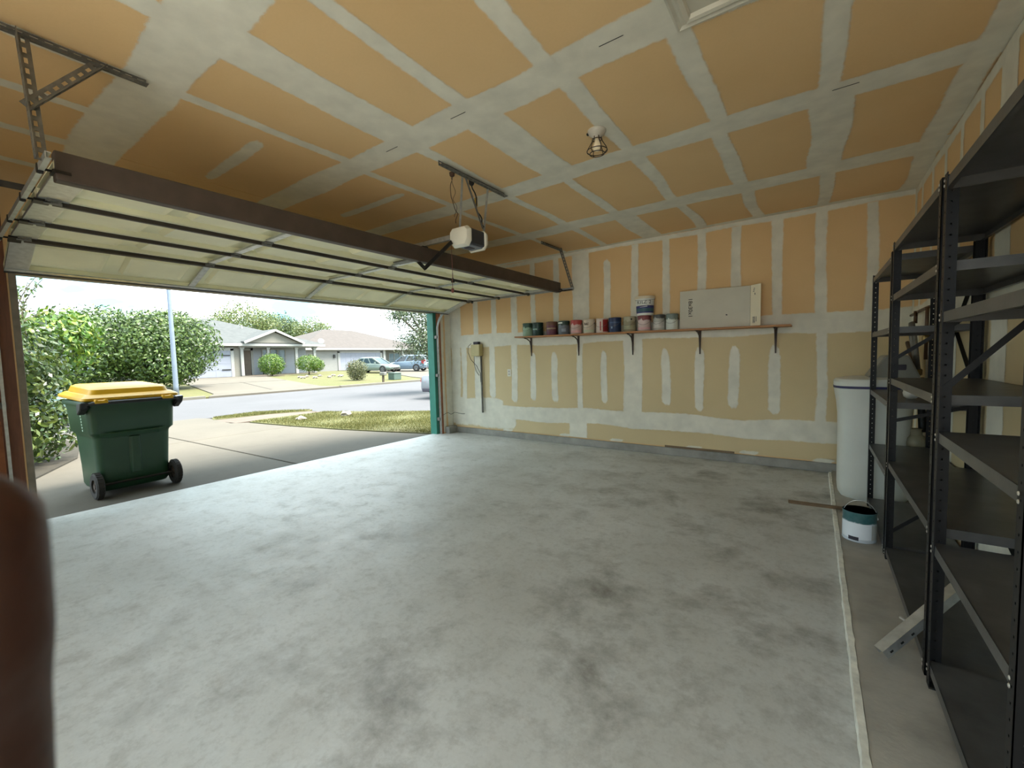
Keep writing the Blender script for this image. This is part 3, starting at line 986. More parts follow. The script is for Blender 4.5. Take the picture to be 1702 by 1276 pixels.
# ================================================================== door opener
op = thing('door_opener', 'white and dark blue door opener hanging below the ceiling on metal straps', 'door opener', (-2.42, 2.80, 2.30))
OPX0, OPX1, OPY0, OPY1 = -2.54, -2.33, 2.74, 2.96
MB().box(OPX0 + 0.02, OPX1 - 0.02, OPY0 - 0.02, OPY1 - 0.01, 2.262, 2.392).build('motor_housing', m_body_blue, op, bevel=0.012, seg=2)
MB().box(OPX0 + 0.04, OPX1 - 0.04, OPY0, OPY1 - 0.03, 2.252, 2.264).build('underside_plate', m_opener_under, op, bevel=0.003)
MB().box(-2.47, -2.41, 2.80, 2.87, 2.246, 2.253).build('control_panel', m_print_dark, op)
def cover(ya, yb):
    rings = []
    for y, k in ((ya, 0.0), (ya + (yb - ya) * 0.35, 0.0), (ya + (yb - ya) * 0.8, 0.018), (yb, 0.05)):
        k *= 0.6
        x0, x1, z0, z1 = OPX0 + k, OPX1 - k, 2.238 + k * 1.3, 2.402 - k
        rings.append([(x0 + 0.03, y, z0), (x1 - 0.03, y, z0), (x1, y, z0 + 0.04), (x1, y, z1 - 0.03), (x1 - 0.03, y, z1), (x0 + 0.03, y, z1), (x0, y, z1 - 0.03), (x0, y, z0 + 0.04)])
    return MB().loft(rings)
cover(OPY0 + 0.0, OPY0 - 0.06).build('light_cover', m_cover, op, smooth=True, angle=0.6)
cover(OPY1 - 0.03, OPY1 + 0.02).build('light_cover', m_cover, op, smooth=True, angle=0.6)
# rail toward the header with its trolley and arm
MB().box(-5.2, OPX0 + 0.04, 2.785, 2.815, 2.345, 2.385).build('drive_rail', m_galv, op)
MB().box(-3.06, -2.94, 2.765, 2.835, 2.32, 2.345).build('trolley', m_dark_steel, op, bevel=0.004)
arm = MB().beam((-2.48, 2.66, 2.275), (-2.773, 2.62, 2.092), 0.007, 0.034).beam((-2.765, 2.62, 2.085), (-2.875, 2.62, 2.182), 0.007, 0.030)
for f_ in (0.3, 0.5, 0.9):
    arm.lathe([(0.008, -0.006), (0.008, 0.006)], 8, (-2.48 - 0.293 * f_, 2.66 - 0.04 * f_, 2.275 - 0.183 * f_), axis='y')
arm.build('door_arm', m_dark_steel, op)
# hanging steel
angle_iron(MB(), (-2.29, 2.34, ZC - 0.036), (-2.29, 3.16, ZC - 0.036)).build('ceiling_angle', m_galv_dull, op)
MB().beam((-2.285, 2.60, ZC - 0.02), (-2.44, 2.72, 2.39), 0.022, 0.003, up=(0, 1, 0)).build('hanging_strap', m_galv, op)
MB().beam((-2.285, 2.92, ZC - 0.02), (-2.37, 2.95, 2.39), 0.022, 0.003, up=(0, 1, 0)).build('hanging_strap', m_galv, op)
MB().beam((-2.285, 2.63, ZC - 0.02), (-2.36, 2.93, 2.42), 0.018, 0.003, up=(0, 1, 0)).build('hanging_brace', m_galv_dull, op)
def squiggle(pts, amp, n=26, seed=1):
    rg = random.Random(seed)
    out = []
    pts = [Vector(p) for p in pts]
    for i in range(n + 1):
        f = i / n * (len(pts) - 1)
        k = min(int(f), len(pts) - 2)
        p = pts[k].lerp(pts[k + 1], f - k)
        e = min(1, i / 3, (n - i) / 3)
        out.append(p + Vector((math.sin(i * 0.55 + seed), math.cos(i * 0.45 + seed * 2), math.sin(i * 0.4))) * amp * e)
    return out
MB().lathe([(0.022, 0.0), (0.020, -0.022), (0.012, -0.03)], 12, (-2.36, 2.56, ZC)).tube(squiggle([(-2.36, 2.56, ZC - 0.03), (-2.40, 2.58, 2.60), (-2.44, 2.70, 2.50), (-2.50, 2.74, 2.45)], 0.012, seed=3), 0.0028, 6).build('sensor_wire', m_cord_brown, op)
MB().tube(squiggle([(-2.38, 2.57, ZC - 0.03), (-2.37, 2.60, 2.62), (-2.46, 2.68, 2.48)], 0.016, seed=8), 0.002, 5).build('sensor_wire', m_cord_brown, op)
MB().lathe([(0.024, 0.0), (0.022, -0.03), (0.012, -0.045)], 12, (-2.33, 2.76, ZC)).tube(squiggle([(-2.33, 2.76, ZC - 0.04), (-2.35, 2.84, 2.60), (-2.36, 2.90, 2.50), (-2.35, 2.93, 2.43)], 0.008, seed=5), 0.0055, 8).build('power_cord', m_black_plastic, op)
MB().box(-2.375, -2.345, 2.843, 2.847, 2.585, 2.66).build('cord_tag', m_tag_yellow, op)
MB().tube([(-2.62, 2.80, 2.335), (-2.615, 2.80, 2.10), (-2.62, 2.80, 1.92)], 0.0022, 6).build('pull_cord', m_cord_red, op)
MB().lathe([(0.004, 0.04), (0.012, 0.035), (0.014, 0.01), (0.008, 0.0)], 10, (-2.62, 2.80, 1.885)).build('cord_handle', m_cord_red, op, smooth=True)

# ================================================================== caged ceiling bulb
LX, LY = -1.185, 2.69
lt = thing('caged_ceiling_light', 'small bare bulb in a wire cage on the tan ceiling', 'ceiling light', (LX, LY, ZC))
MB().lathe([(0.060, 0.0), (0.060, -0.010), (0.052, -0.024), (0.030, -0.036), (0.024, -0.050), (0.0, -0.052)], 24, (LX, LY, ZC)).build('lamp_base', m_ceramic, lt, smooth=True, angle=0.7)
MB().lathe([(0.012, -0.050), (0.013, -0.065), (0.024, -0.088), (0.029, -0.105), (0.022, -0.124), (0.0, -0.132)], 16, (LX, LY, ZC)).build('bulb', m_bulb, lt, smooth=True)
MB().box(LX - 0.060, LX - 0.050, LY - 0.03, LY - 0.015, ZC - 0.024, ZC - 0.012).build('pull_switch', m_black_plastic, lt)
cg = MB()
for j in range(6):
    a = 2 * PI * j / 6 + 0.3
    cg.tube([(LX + math.cos(a) * rr, LY + math.sin(a) * rr, ZC + zz) for rr, zz in ((0.026, -0.042), (0.034, -0.07), (0.060, -0.112), (0.066, -0.130), (0.048, -0.148))], 0.0028, 6)
for rr, zz in ((0.066, -0.130), (0.048, -0.148), (0.030, -0.058)):
    cg.tube([(LX + math.cos(2 * PI * j / 20) * rr, LY + math.sin(2 * PI * j / 20) * rr, ZC + zz) for j in range(21)], 0.0028, 6)
cg.build('wire_cage', m_bracket, lt)
# ================================================================== attic hatch
hx0, hx1, hy0, hy1 = -0.53, 0.08, 0.95, 2.11
ah = thing('attic_hatch', 'framed attic hatch panel set into the ceiling', 'hatch', (-0.22, 1.5, ZC))
MB().box(hx0 + 0.07, hx1 - 0.07, hy0 + 0.07, hy1 - 0.07, ZC - 0.010, ZC - 0.0005).build('hatch_panel', simple('hatch_paint', (196, 192, 176), 0.6, var=0.06), ah)
m_mould = simple('moulding_paint', (204, 200, 184), 0.5, var=0.06)
prof = [(0.0, 0.0), (0.0, -0.012), (0.012, -0.022), (0.024, -0.012), (0.034, -0.012), (0.050, -0.030), (0.066, -0.026), (0.072, -0.010), (0.072, 0.0)]
def mould(p, q, inward):
    p, q, inw = Vector(p), Vector(q), Vector(inward)
    t = (q - p).normalized()
    A = [p + inw * a + t * a + Vector((0, 0, b)) for a, b in prof]
    B = [q + inw * a - t * a + Vector((0, 0, b)) for a, b in prof]
    MB().loft([A, B]).build('moulding', m_mould, ah)
mould((hx0, hy1, ZC), (hx0, hy0, ZC), (1, 0, 0))
mould((hx1, hy0, ZC), (hx1, hy1, ZC), (-1, 0, 0))
mould((hx0, hy0, ZC), (hx1, hy0, ZC), (0, 1, 0))
mould((hx1, hy1, ZC), (hx0, hy1, ZC), (0, -1, 0))

# ================================================================== paint shelf and what stands on it
def shz(x):
    return 1.612 - 0.0125 * (x + 3.7)
SY0 = 5.27
sh = thing('wall_shelf', 'long wooden plank shelf on brown brackets, carrying paint cans', 'shelf', (-1.95, 5.5, 1.59))
x0, x1 = -3.70, -0.20
MB().hexa([(x0, SY0, shz(x0) - 0.02), (x1, SY0, shz(x1) - 0.02), (x1, YF - 0.004, shz(x1) - 0.02), (x0, YF - 0.004, shz(x0) - 0.02)],
          [(x0, SY0, shz(x0)), (x1, SY0, shz(x1)), (x1, YF - 0.004, shz(x1)), (x0, YF - 0.004, shz(x0))]).build('plank', m_shelf_wood, sh, bevel=0.002)
for bx in (-3.555, -2.75, -1.96, -1.13, -0.35):
    z = shz(bx) - 0.02
    b = MB()
    b.hexa([(bx - 0.016, YF - 0.012, z), (bx + 0.016, YF - 0.012, z), (bx + 0.016, YF - 0.004, z), (bx - 0.016, YF - 0.004, z)],
           [(bx - 0.007, YF - 0.010, z - 0.28), (bx + 0.007, YF - 0.010, z - 0.28), (bx + 0.007, YF - 0.004, z - 0.28), (bx - 0.007, YF - 0.004, z - 0.28)])
    b.hexa([(bx - 0.014, SY0 + 0.02, z - 0.005), (bx + 0.014, SY0 + 0.02, z - 0.005), (bx + 0.014, YF - 0.006, z - 0.005), (bx - 0.014, YF - 0.006, z - 0.005)],
           [(bx - 0.014, SY0 + 0.02, z), (bx + 0.014, SY0 + 0.02, z), (bx + 0.014, YF - 0.006, z), (bx - 0.014, YF - 0.006, z)])
    pts = [(bx, SY0 + 0.05, z - 0.008), (bx, SY0 + 0.13, z - 0.020), (bx, YF - 0.045, z - 0.055), (bx, YF - 0.018, z - 0.12), (bx, YF - 0.012, z - 0.22)]
    for p, q in zip(pts[:-1], pts[1:]):
        b.beam(p, q, 0.010, 0.016, up=(1, 0, 0))
    b.build('shelf_bracket', m_bracket, sh, bevel=0.001)

def drips(name, base, over, level, jag=0.035, rough=0.4):
    """a can whose paint has run: colour over above a ragged line at height level (object space)"""
    t = NT(name)
    v = t.pos(obj=True)
    sep = t.n('ShaderNodeSeparateXYZ')
    t.l(v, sep.inputs[0])
    nz = t.noise(t.pos((14, 14, 1.5), obj=True), 2.2, 3, 0.6)
    e = t.math('ADD', sep.outputs['Z'], t.math('MULTIPLY', t.math('SUBTRACT', nz, 0.5), jag * 3))
    f = t.ramp(t.math('MULTIPLY', t.math('SUBTRACT', e, level - 0.004), 125.0), [(0.0, 0.0), (1.0, 1.0)])
    grain = t.noise(v, 40, 4)
    t.base(t.mix(t.math('MULTIPLY', grain, 0.25), t.mix(f, lin(base), lin(over)), tuple(x * 0.7 for x in lin(base))))
    t.set(Roughness=rough)
    return t.m

CR, CH = 0.082, 0.190
def make_can(label, base, over, level, bands, lid, x, rad=CR, hgt=CH, group='paint cans in a row on the wall shelf', rz=0.0, y=5.395):
    t = thing('paint_can', label, 'paint can', (0, 0, 0), 0, group, local=True)
    body = drips('can_coat', base, over, level)
    MB().lathe([(rad * 0.97, 0.0), (rad, 0.004), (rad, 0.010), (rad * 0.975, 0.014), (rad * 0.975, hgt - 0.016), (rad, hgt - 0.012), (rad * 1.01, hgt - 0.005), (rad, hgt)], 28).build('can_body', body, t, smooth=True, angle=0.5)
    MB().lathe([(rad * 0.90, hgt - 0.006), (rad * 0.88, hgt - 0.009), (0.0, hgt - 0.009)], 24).lathe([(rad, hgt), (rad * 0.95, hgt + 0.003), (rad * 0.90, hgt - 0.006)], 28, cap=False).build('lid', simple('can_lid', lid, 0.4, 0.3, var=0.25, scale=20), t, smooth=True, angle=0.6)
    for (z0, z1, c, a0, a1) in bands:
        MB().lathe([(rad * 0.978, z0), (rad * 0.979, z0 + 0.0005), (rad * 0.979, z1 - 0.0005), (rad * 0.978, z1)], 20, a0=a0, a1=a1, cap=False).build('label_band', simple('can_label', c, 0.5, var=0.12, scale=22), t, smooth=True)
    hd = MB()
    for s in (-1, 1):
        hd.lathe([(0.010, 0.0), (0.010, 0.004), (0.004, 0.008)], 10, (s * rad * 0.97, 0, hgt * 0.72), axis='x')
    hd.tube([(rad * 1.0 * math.cos(a), -rad * 0.9 * math.sin(a) - 0.012, hgt * 0.72 - 0.06 * math.sin(a)) for a in np.linspace(0, PI, 13)], 0.0018, 6)
    hd.build('wire_handle', m_galv_dull, t)
    t.location = (x, y, shz(x) + 0.0005)
    t.rotation_euler = (0, 0, rz)
    return t
F0, F1 = PI * 1.05, PI * 1.95
CANS = [
    ('pale can with dark green drips, first at the door end of the shelf', (150, 176, 150), (30, 66, 54), 0.13, [], (34, 70, 58), -3.53),
    ('dark green paint can with a pale name strip, second can from the door end', (30, 62, 56), (22, 52, 46), 0.15, [(0.085, 0.105, (140, 170, 160), PI * 1.15, PI * 1.6)], (26, 54, 50), -3.355),
    ('brown paint can with a purple bottom band', (110, 62, 74), (112, 74, 54), 0.145, [(0.0145, 0.05, (92, 40, 78), 0, 2 * PI), (0.085, 0.105, (176, 146, 122), F0, F1)], (80, 54, 42), -3.115),
    ('grey blue paint can with a white chipped rim and green drips', (104, 112, 122), (40, 64, 48), 0.135, [(0.04, 0.085, (140, 150, 166), PI * 1.5, PI * 1.75), (0.155, 0.174, (226, 226, 216), PI * 1.05, PI * 1.55)], (190, 188, 180), -2.92),
    ('pale pink paint can with a red top band', (208, 178, 168), (176, 42, 40), 0.132, [(0.018, 0.05, (222, 170, 168), F0, F1)], (180, 50, 46), -2.72),
    ('cream paint can with scrawled brown lettering beside the red topped can', (214, 200, 180), (206, 190, 168), 0.17, [(0.018, 0.05, (196, 200, 176), F0, F1)], (196, 176, 150), -2.525),
    ('white paint can run over with red paint on one side', (214, 196, 184), (206, 186, 170), 0.17, [(0.0145, 0.174, (150, 40, 38), PI * 1.62, PI * 2.1), (0.03, 0.15, (172, 60, 54), PI * 1.47, PI * 1.53)], (196, 176, 160), -2.335),
    ('navy blue paint can with a light mark', (40, 58, 94), (34, 48, 84), 0.15, [(0.05, 0.075, (150, 170, 196), PI * 1.42, PI * 1.5), (0.12, 0.135, (70, 92, 130), F0, F1)], (44, 58, 88), -2.155),
    ('dusty olive grey paint can with a dark bung near its rim', (150, 144, 116), (176, 168, 142), 0.135, [(0.03, 0.08, (162, 160, 130), F0, F1)], (186, 176, 150), -1.955),
    ('pale paint can with dark red drips, under the white pail', (212, 190, 184), (124, 38, 44), 0.140, [(0.018, 0.045, (220, 176, 178), F0, F1)], (110, 40, 40), -1.765),
    ('grey white paint can with black rim streaks, just right of the pail stack', (182, 180, 170), (60, 56, 56), 0.15, [(0.03, 0.10, (202, 198, 190), F0, F1)], (140, 136, 130), -1.58),
    ('white paint can with a grey green top, against the flat carton', (214, 220, 212), (110, 124, 118), 0.128, [], (120, 128, 122), -1.425),
]
cans = []
for i, (lb, ba, ov, lv, bd, ld_, x) in enumerate(CANS):
    rad = 0.082 if i < 10 else 0.073
    cans.append(make_can(lb, ba, ov, lv, bd, ld_, x, rad, rz=0.12 * math.sin(i * 2.3)))
for k, (u_, z0_, z1_, sl) in enumerate(((-0.030, 0.118, 0.150, 0.002), (-0.018, 0.112, 0.146, -0.001), (-0.006, 0.114, 0.136, 0.001), (0.004, 0.112, 0.148, 0.002), (0.016, 0.114, 0.134, -0.002), (0.026, 0.110, 0.150, 0.001))):
    MB().beam((u_, -math.sqrt(0.0812 ** 2 - u_ * u_), z0_), (u_ + sl, -math.sqrt(0.0812 ** 2 - u_ * u_), z1_), 0.005, 0.003, up=(0, 1, 0)).build('scrawled_stroke', m_cord_brown, cans[5])
MB().lathe([(0.011, 0.0), (0.011, 0.004), (0.0, 0.005)], 10, (0, 0, 0)).build('bung', m_black_plastic, cans[8], loc=(0.05, -0.066, 0.155), rot=(PI / 2, 0, 0.65))

pl = thing('primer_pail', 'white plastic pail with a blue label stacked on top of a paint can', 'pail', (0, 0, 0), local=True)
MB().lathe([(0.098, 0.0), (0.102, 0.004), (0.112, 0.19), (0.113, 0.20), (0.118, 0.202), (0.119, 0.212), (0.114, 0.214)], 32).build('pail_body', m_white_plastic, pl, smooth=True, angle=0.5)
MB().lathe([(0.118, 0.205), (0.124, 0.207), (0.124, 0.232), (0.118, 0.238), (0.108, 0.238), (0.104, 0.232), (0.0, 0.232)], 32).build('lid', simple('pail_lid', (222, 210, 184), 0.45, var=0.06), pl, smooth=True, angle=0.5)
for z0, z1, c in ((0.028, 0.118, (58, 62, 118)), (0.045, 0.085, (56, 92, 104)), (0.118, 0.124, (196, 190, 178))):
    k = 0.0006 if z0 > 0.04 else 0.0003
    MB().lathe([(0.102 + 0.0527 * z0 + k, z0), (0.102 + 0.0527 * z1 + k, z1)], 24, a0=PI * 1.02, a1=PI * 1.98, cap=False).build('label_band', simple('pail_label', c, 0.5, var=0.1, scale=20), pl, smooth=True)
# lettering wraps round the pail: one glyph object each, on its own tangent
for i, ch in enumerate('KILZ 2'):
    if ch == ' ':
        continue
    a = PI * 1.5 + (i - 2.5) * 0.27
    text('lettering', ch, m_print, pl, 0.062, (math.cos(a) * 0.1105, math.sin(a) * 0.1105, 0.160), (PI / 2, 0, a + PI / 2))
MB().hexa([(-0.05, -0.1085, 0.098), (0.04, -0.1085, 0.104), (0.04, -0.1075, 0.112), (-0.05, -0.1075, 0.101)], [(-0.05, -0.1095, 0.098), (0.04, -0.1095, 0.104), (0.04, -0.1090, 0.112), (-0.05, -0.1090, 0.101)]).build('label_stroke', m_white_plastic, pl)
MB().tube([(0.119 * math.cos(a), -0.119 * math.sin(a), 0.200 - 0.02 * math.sin(a)) for a in np.linspace(0, PI, 17)], 0.0018, 6).build('wire_handle', m_galv_dull, pl)
pl.location = (-1.755, 5.395, shz(-1.755) + CH + 0.004)
pl.rotation_euler = (0, 0, 0.2)

# flat carton with an angled end flap
ct = thing('carton', 'flat white carton leaning upright on the shelf with size printing', 'carton', (-0.95, 5.43, shz(-0.95)))
za, zb_ = shz(-1.34), shz(-0.58)
A0, A1 = (-1.335, 5.40), (-0.585, 5.375)
MB().hexa([(A0[0], A0[1], za), (A1[0], A1[1], zb_), (A1[0], A1[1] + 0.055, zb_), (A0[0], A0[1] + 0.055, za)],
          [(A0[0], A0[1] + 0.012, za + 0.455), (A1[0], A1[1] + 0.012, zb_ + 0.450), (A1[0], A1[1] + 0.067, zb_ + 0.450), (A0[0], A0[1] + 0.067, za + 0.455)]).build('carton_body', m_carton, ct, bevel=0.003)
MB().hexa([(A1[0] + 0.002, A1[1], zb_ + 0.004), (A1[0] + 0.105, A1[1] - 0.065, shz(-0.47) + 0.006), (A1[0] + 0.107, A1[1] - 0.061, shz(-0.47) + 0.006), (A1[0] + 0.004, A1[1] + 0.004, zb_ + 0.004)],
          [(A1[0] + 0.002, A1[1] + 0.012, zb_ + 0.450), (A1[0] + 0.105, A1[1] - 0.053, zb_ + 0.452), (A1[0] + 0.107, A1[1] - 0.049, zb_ + 0.452), (A1[0] + 0.004, A1[1] + 0.016, zb_ + 0.450)]).build('end_flap', m_carton_flap, ct)
text('lettering', '18x30x1', m_print, ct, 0.066, (-1.215, 5.3975, za + 0.25), (PI / 2 + 0.026, PI / 2, -0.033))
fa = math.atan2(-0.065, 0.103)
def flap(u, z, w, hh, name='print_mark'):
    px, py = A1[0] + 0.002 + math.cos(fa) * u, A1[1] + math.sin(fa) * u - 0.0015 + z * 0.0266
    nx, ny = math.sin(fa) * 0.001, -math.cos(fa) * 0.001
    dx, dy = math.cos(fa) * w, math.sin(fa) * w
    MB().hexa([(px, py, zb_ + z), (px + dx, py + dy, zb_ + z), (px + dx + nx, py + dy + ny, zb_ + z), (px + nx, py + ny, zb_ + z)],
              [(px, py, zb_ + z + hh), (px + dx, py + dy, zb_ + z + hh), (px + dx + nx, py + dy + ny, zb_ + z + hh), (px + nx, py + ny, zb_ + z + hh)]).build(name, m_print_dark, ct)
for k in range(9):
    flap(0.028, 0.035 + k * 0.008, 0.030, 0.003 + 0.002 * (k % 2), 'barcode_bar')
for k in range(5):
    flap(0.066, 0.05 + k * 0.011, 0.010, 0.006)
for k in range(3):
    flap(0.030 + 0.004 * k, 0.375 + k * 0.016, 0.016, 0.006)
flap(0.05, 0.34, 0.008, 0.02)
MB().hexa([(-0.83, 5.3875, zb_ + 0.14), (-0.815, 5.387, zb_ + 0.14), (-0.815, 5.386, zb_ + 0.14), (-0.83, 5.3865, zb_ + 0.14)], [(-0.83, 5.3880, zb_ + 0.155), (-0.80, 5.3875, zb_ + 0.15), (-0.80, 5.3865, zb_ + 0.15), (-0.83, 5.3870, zb_ + 0.155)]).build('scuff', m_print_dark, ct)

# beige controller box with conduit, outlet plate
bx = thing('controller_box', 'beige metal controller box on the wall above a grey conduit', 'electrical box', (-4.6, 5.5, 1.43))
MB().box(-4.70, -4.52, YF - 0.10, YF - 0.003, 1.335, 1.53).build('box_body', m_beige_box, bx, bevel=0.006, seg=2)
MB().box(-4.70, -4.52, YF - 0.108, YF - 0.10, 1.337, 1.528).build('box_lid', m_beige_box, bx, bevel=0.003)
MB().box(-4.66, -4.56, YF - 0.09, YF - 0.02, 1.53, 1.575).build('transformer', m_print_dark, bx, bevel=0.005)
MB().tube([(-4.545, YF - 0.03, 1.34), (-4.545, YF - 0.03, 0.40), (-4.545, YF - 0.026, 0.385)], 0.016, 10).build('conduit', m_galv_dull, bx, smooth=True)
MB().tube([(-4.70, YF - 0.09, 1.55), (-4.755, YF - 0.11, 1.50), (-4.76, YF - 0.11, 1.40), (-4.71, YF - 0.10, 1.28), (-4.62, YF - 0.06, 1.17), (-4.56, YF - 0.045, 1.05), (-4.553, YF - 0.05, 0.9)], 0.0042, 8).build('cable', m_cord_brown, bx, smooth=True)
MB().tube([(-4.68, YF - 0.05, 1.33), (-4.70, YF - 0.03, 1.2), (-4.67, YF - 0.02, 1.08), (-4.61, YF - 0.02, 1.01)], 0.004, 8).build('cable', m_bracket, bx, smooth=True)
ou = thing('outlet_plate', 'small white duplex outlet plate low on the wall below the shelf end', 'outlet', (-3.99, 5.52, 1.05))
MB().box(-4.027, -3.953, YF - 0.007, YF - 0.0005, 0.995, 1.112).build('cover_plate', m_outlet, ou, bevel=0.003)
for z in (1.03, 1.075):
    MB().lathe([(0.017, -0.003), (0.016, -0.001), (0.0, -0.001)], 14, (-3.99, YF - 0.006, z), axis='y').build('receptacle', m_ceramic, ou)
    MB().box(-3.998, -3.995, YF - 0.0105, YF - 0.0085, z - 0.006, z + 0.006).box(-3.985, -3.982, YF - 0.0105, YF - 0.0085, z - 0.006, z + 0.006).build('slot', m_print, ou)
wi = MB().tube(squiggle([(XD + 0.09, 5.16, 0.34), (XD + 0.09, 5.30, 0.365), (XD + 0.06, 5.40, 0.335), (XD + 0.08, 5.48, 0.355), (XD + 0.16, YF - 0.025, 0.33), (XD + 0.3, YF - 0.02, 0.34)], 0.008, seed=2), 0.0035, 6).build('sensor_cable', m_black_plastic, None)
tag(wi, 'thin dark cable looping across the corner beside the door track', 'cable')

# ================================================================== water softener and plumbing
def superring(cx, cy, hx, hy, z, n=36, p=3.2):
    out = []
    for j in range(n):
        a = 2 * PI * j / n
        ca, sa = math.cos(a), math.sin(a)
        out.append((cx + hx * math.copysign(abs(ca) ** (2 / p), ca), cy + hy * math.copysign(abs(sa) ** (2 / p), sa), z))
    return out
ws = thing('water_softener', 'tall white water softener cabinet with a navy band under its lid', 'water softener', (0.41, 4.70, 0.03))
SXC, SYC = 0.415, 4.71
rings = []
for z, hx, hy in ((0.03, 0.215, 0.195), (0.06, 0.232, 0.215), (0.12, 0.238, 0.222), (0.60, 0.240, 0.224), (0.74, 0.243, 0.226), (0.84, 0.252, 0.232), (0.92, 0.266, 0.240), (0.965, 0.272, 0.245)):
    rings.append(superring(SXC, SYC, hx, hy, z))
MB().loft(rings).build('cabinet', m_offwhite, ws, smooth=True, angle=0.9)
MB().loft([superring(SXC, SYC, 0.275, 0.248, 0.966), superring(SXC, SYC, 0.276, 0.249, 0.985)]).build('band', m_navy, ws, smooth=True, angle=0.9)
MB().loft([superring(SXC, SYC, 0.274, 0.247, 0.986), superring(SXC, SYC, 0.274, 0.247, 1.022), superring(SXC + 0.004, SYC, 0.262, 0.238, 1.042), superring(SXC + 0.02, SYC, 0.20, 0.18, 1.058)]).build('salt_lid', m_offwhite, ws, smooth=True, angle=0.6)
MB().hexa([(0.36, 4.56, 1.045), (0.69, 4.56, 1.045), (0.69, 4.93, 1.045), (0.36, 4.93, 1.045)],
          [(0.47, 4.60, 1.235), (0.62, 4.60, 1.235), (0.62, 4.90, 1.235), (0.47, 4.90, 1.235)]).build('control_hood', m_grey_cover, ws, bevel=0.015, seg=2)
MB().box(0.50, 0.60, 4.575, 4.59, 1.10, 1.16).build('control_panel', m_print_dark, ws, bevel=0.003)

pb = thing('copper_plumbing', 'copper pipes, valves and looped hose on the wall beside the water softener', 'plumbing', (0.72, 4.7, 1.3))
MB().tube([(0.715, 5.3, 1.585), (0.715, 4.90, 1.60), (0.715, 4.55, 1.605), (0.70, 4.52, 1.60), (0.70, 4.52, 1.20)], 0.012, 10).build('pipe', m_copper, pb, smooth=True)
MB().tube([(0.70, 4.98, 1.605), (0.70, 4.98, 1.50)], 0.013, 10).build('pipe', m_copper, pb, smooth=True)
MB().tube([(0.70, 4.79, 1.10), (0.68, 4.79, 1.30), (0.67, 4.82, 1.44), (0.67, 4.89, 1.50), (0.67, 4.97, 1.50), (0.68, 5.01, 1.40), (0.69, 4.93, 1.25), (0.70, 4.85, 1.12)], 0.016, 10).build('flexible_hose', m_galv_dull, pb, smooth=True)
MB().tube([(0.68, 5.18, 1.34), (0.68, 4.88, 1.16), (0.68, 4.81, 1.06)], 0.016, 10).build('flexible_hose', m_copper, pb, smooth=True)
MB().lathe([(0.018, -0.03), (0.028, -0.02), (0.028, 0.02), (0.018, 0.03)], 12, (0.70, 4.80, 1.09)).box(0.66, 0.69, 4.75, 4.85, 1.088, 1.096).build('valve', m_brass, pb)
MB().lathe([(0.020, -0.03), (0.026, -0.015), (0.026, 0.015), (0.020, 0.03)], 12, (0.70, 4.52, 1.36)).build('valve', m_brass, pb)
MB().tube([(0.70, 4.70, 1.05), (0.71, 4.70, 0.85), (0.71, 4.64, 0.70), (0.71, 4.62, 0.62)], 0.024, 10).build('drain_pipe', m_black_plastic, pb, smooth=True)
MB().tube([(0.72, 4.76, 1.0), (0.72, 4.76, 0.15)], 0.017, 10).build('drain_pipe', m_white_plastic, pb, smooth=True)
MB().lathe([(0.0, -0.085), (0.045, -0.075), (0.072, -0.04), (0.078, 0.0), (0.070, 0.04), (0.040, 0.062), (0.036, 0.10), (0.042, 0.11), (0.0, 0.11)], 20, (0.665, 4.58, 0.54)).build('filter_housing', simple('filter_housing', (150, 142, 118), 0.5, var=0.15), pb, smooth=True, angle=0.8)

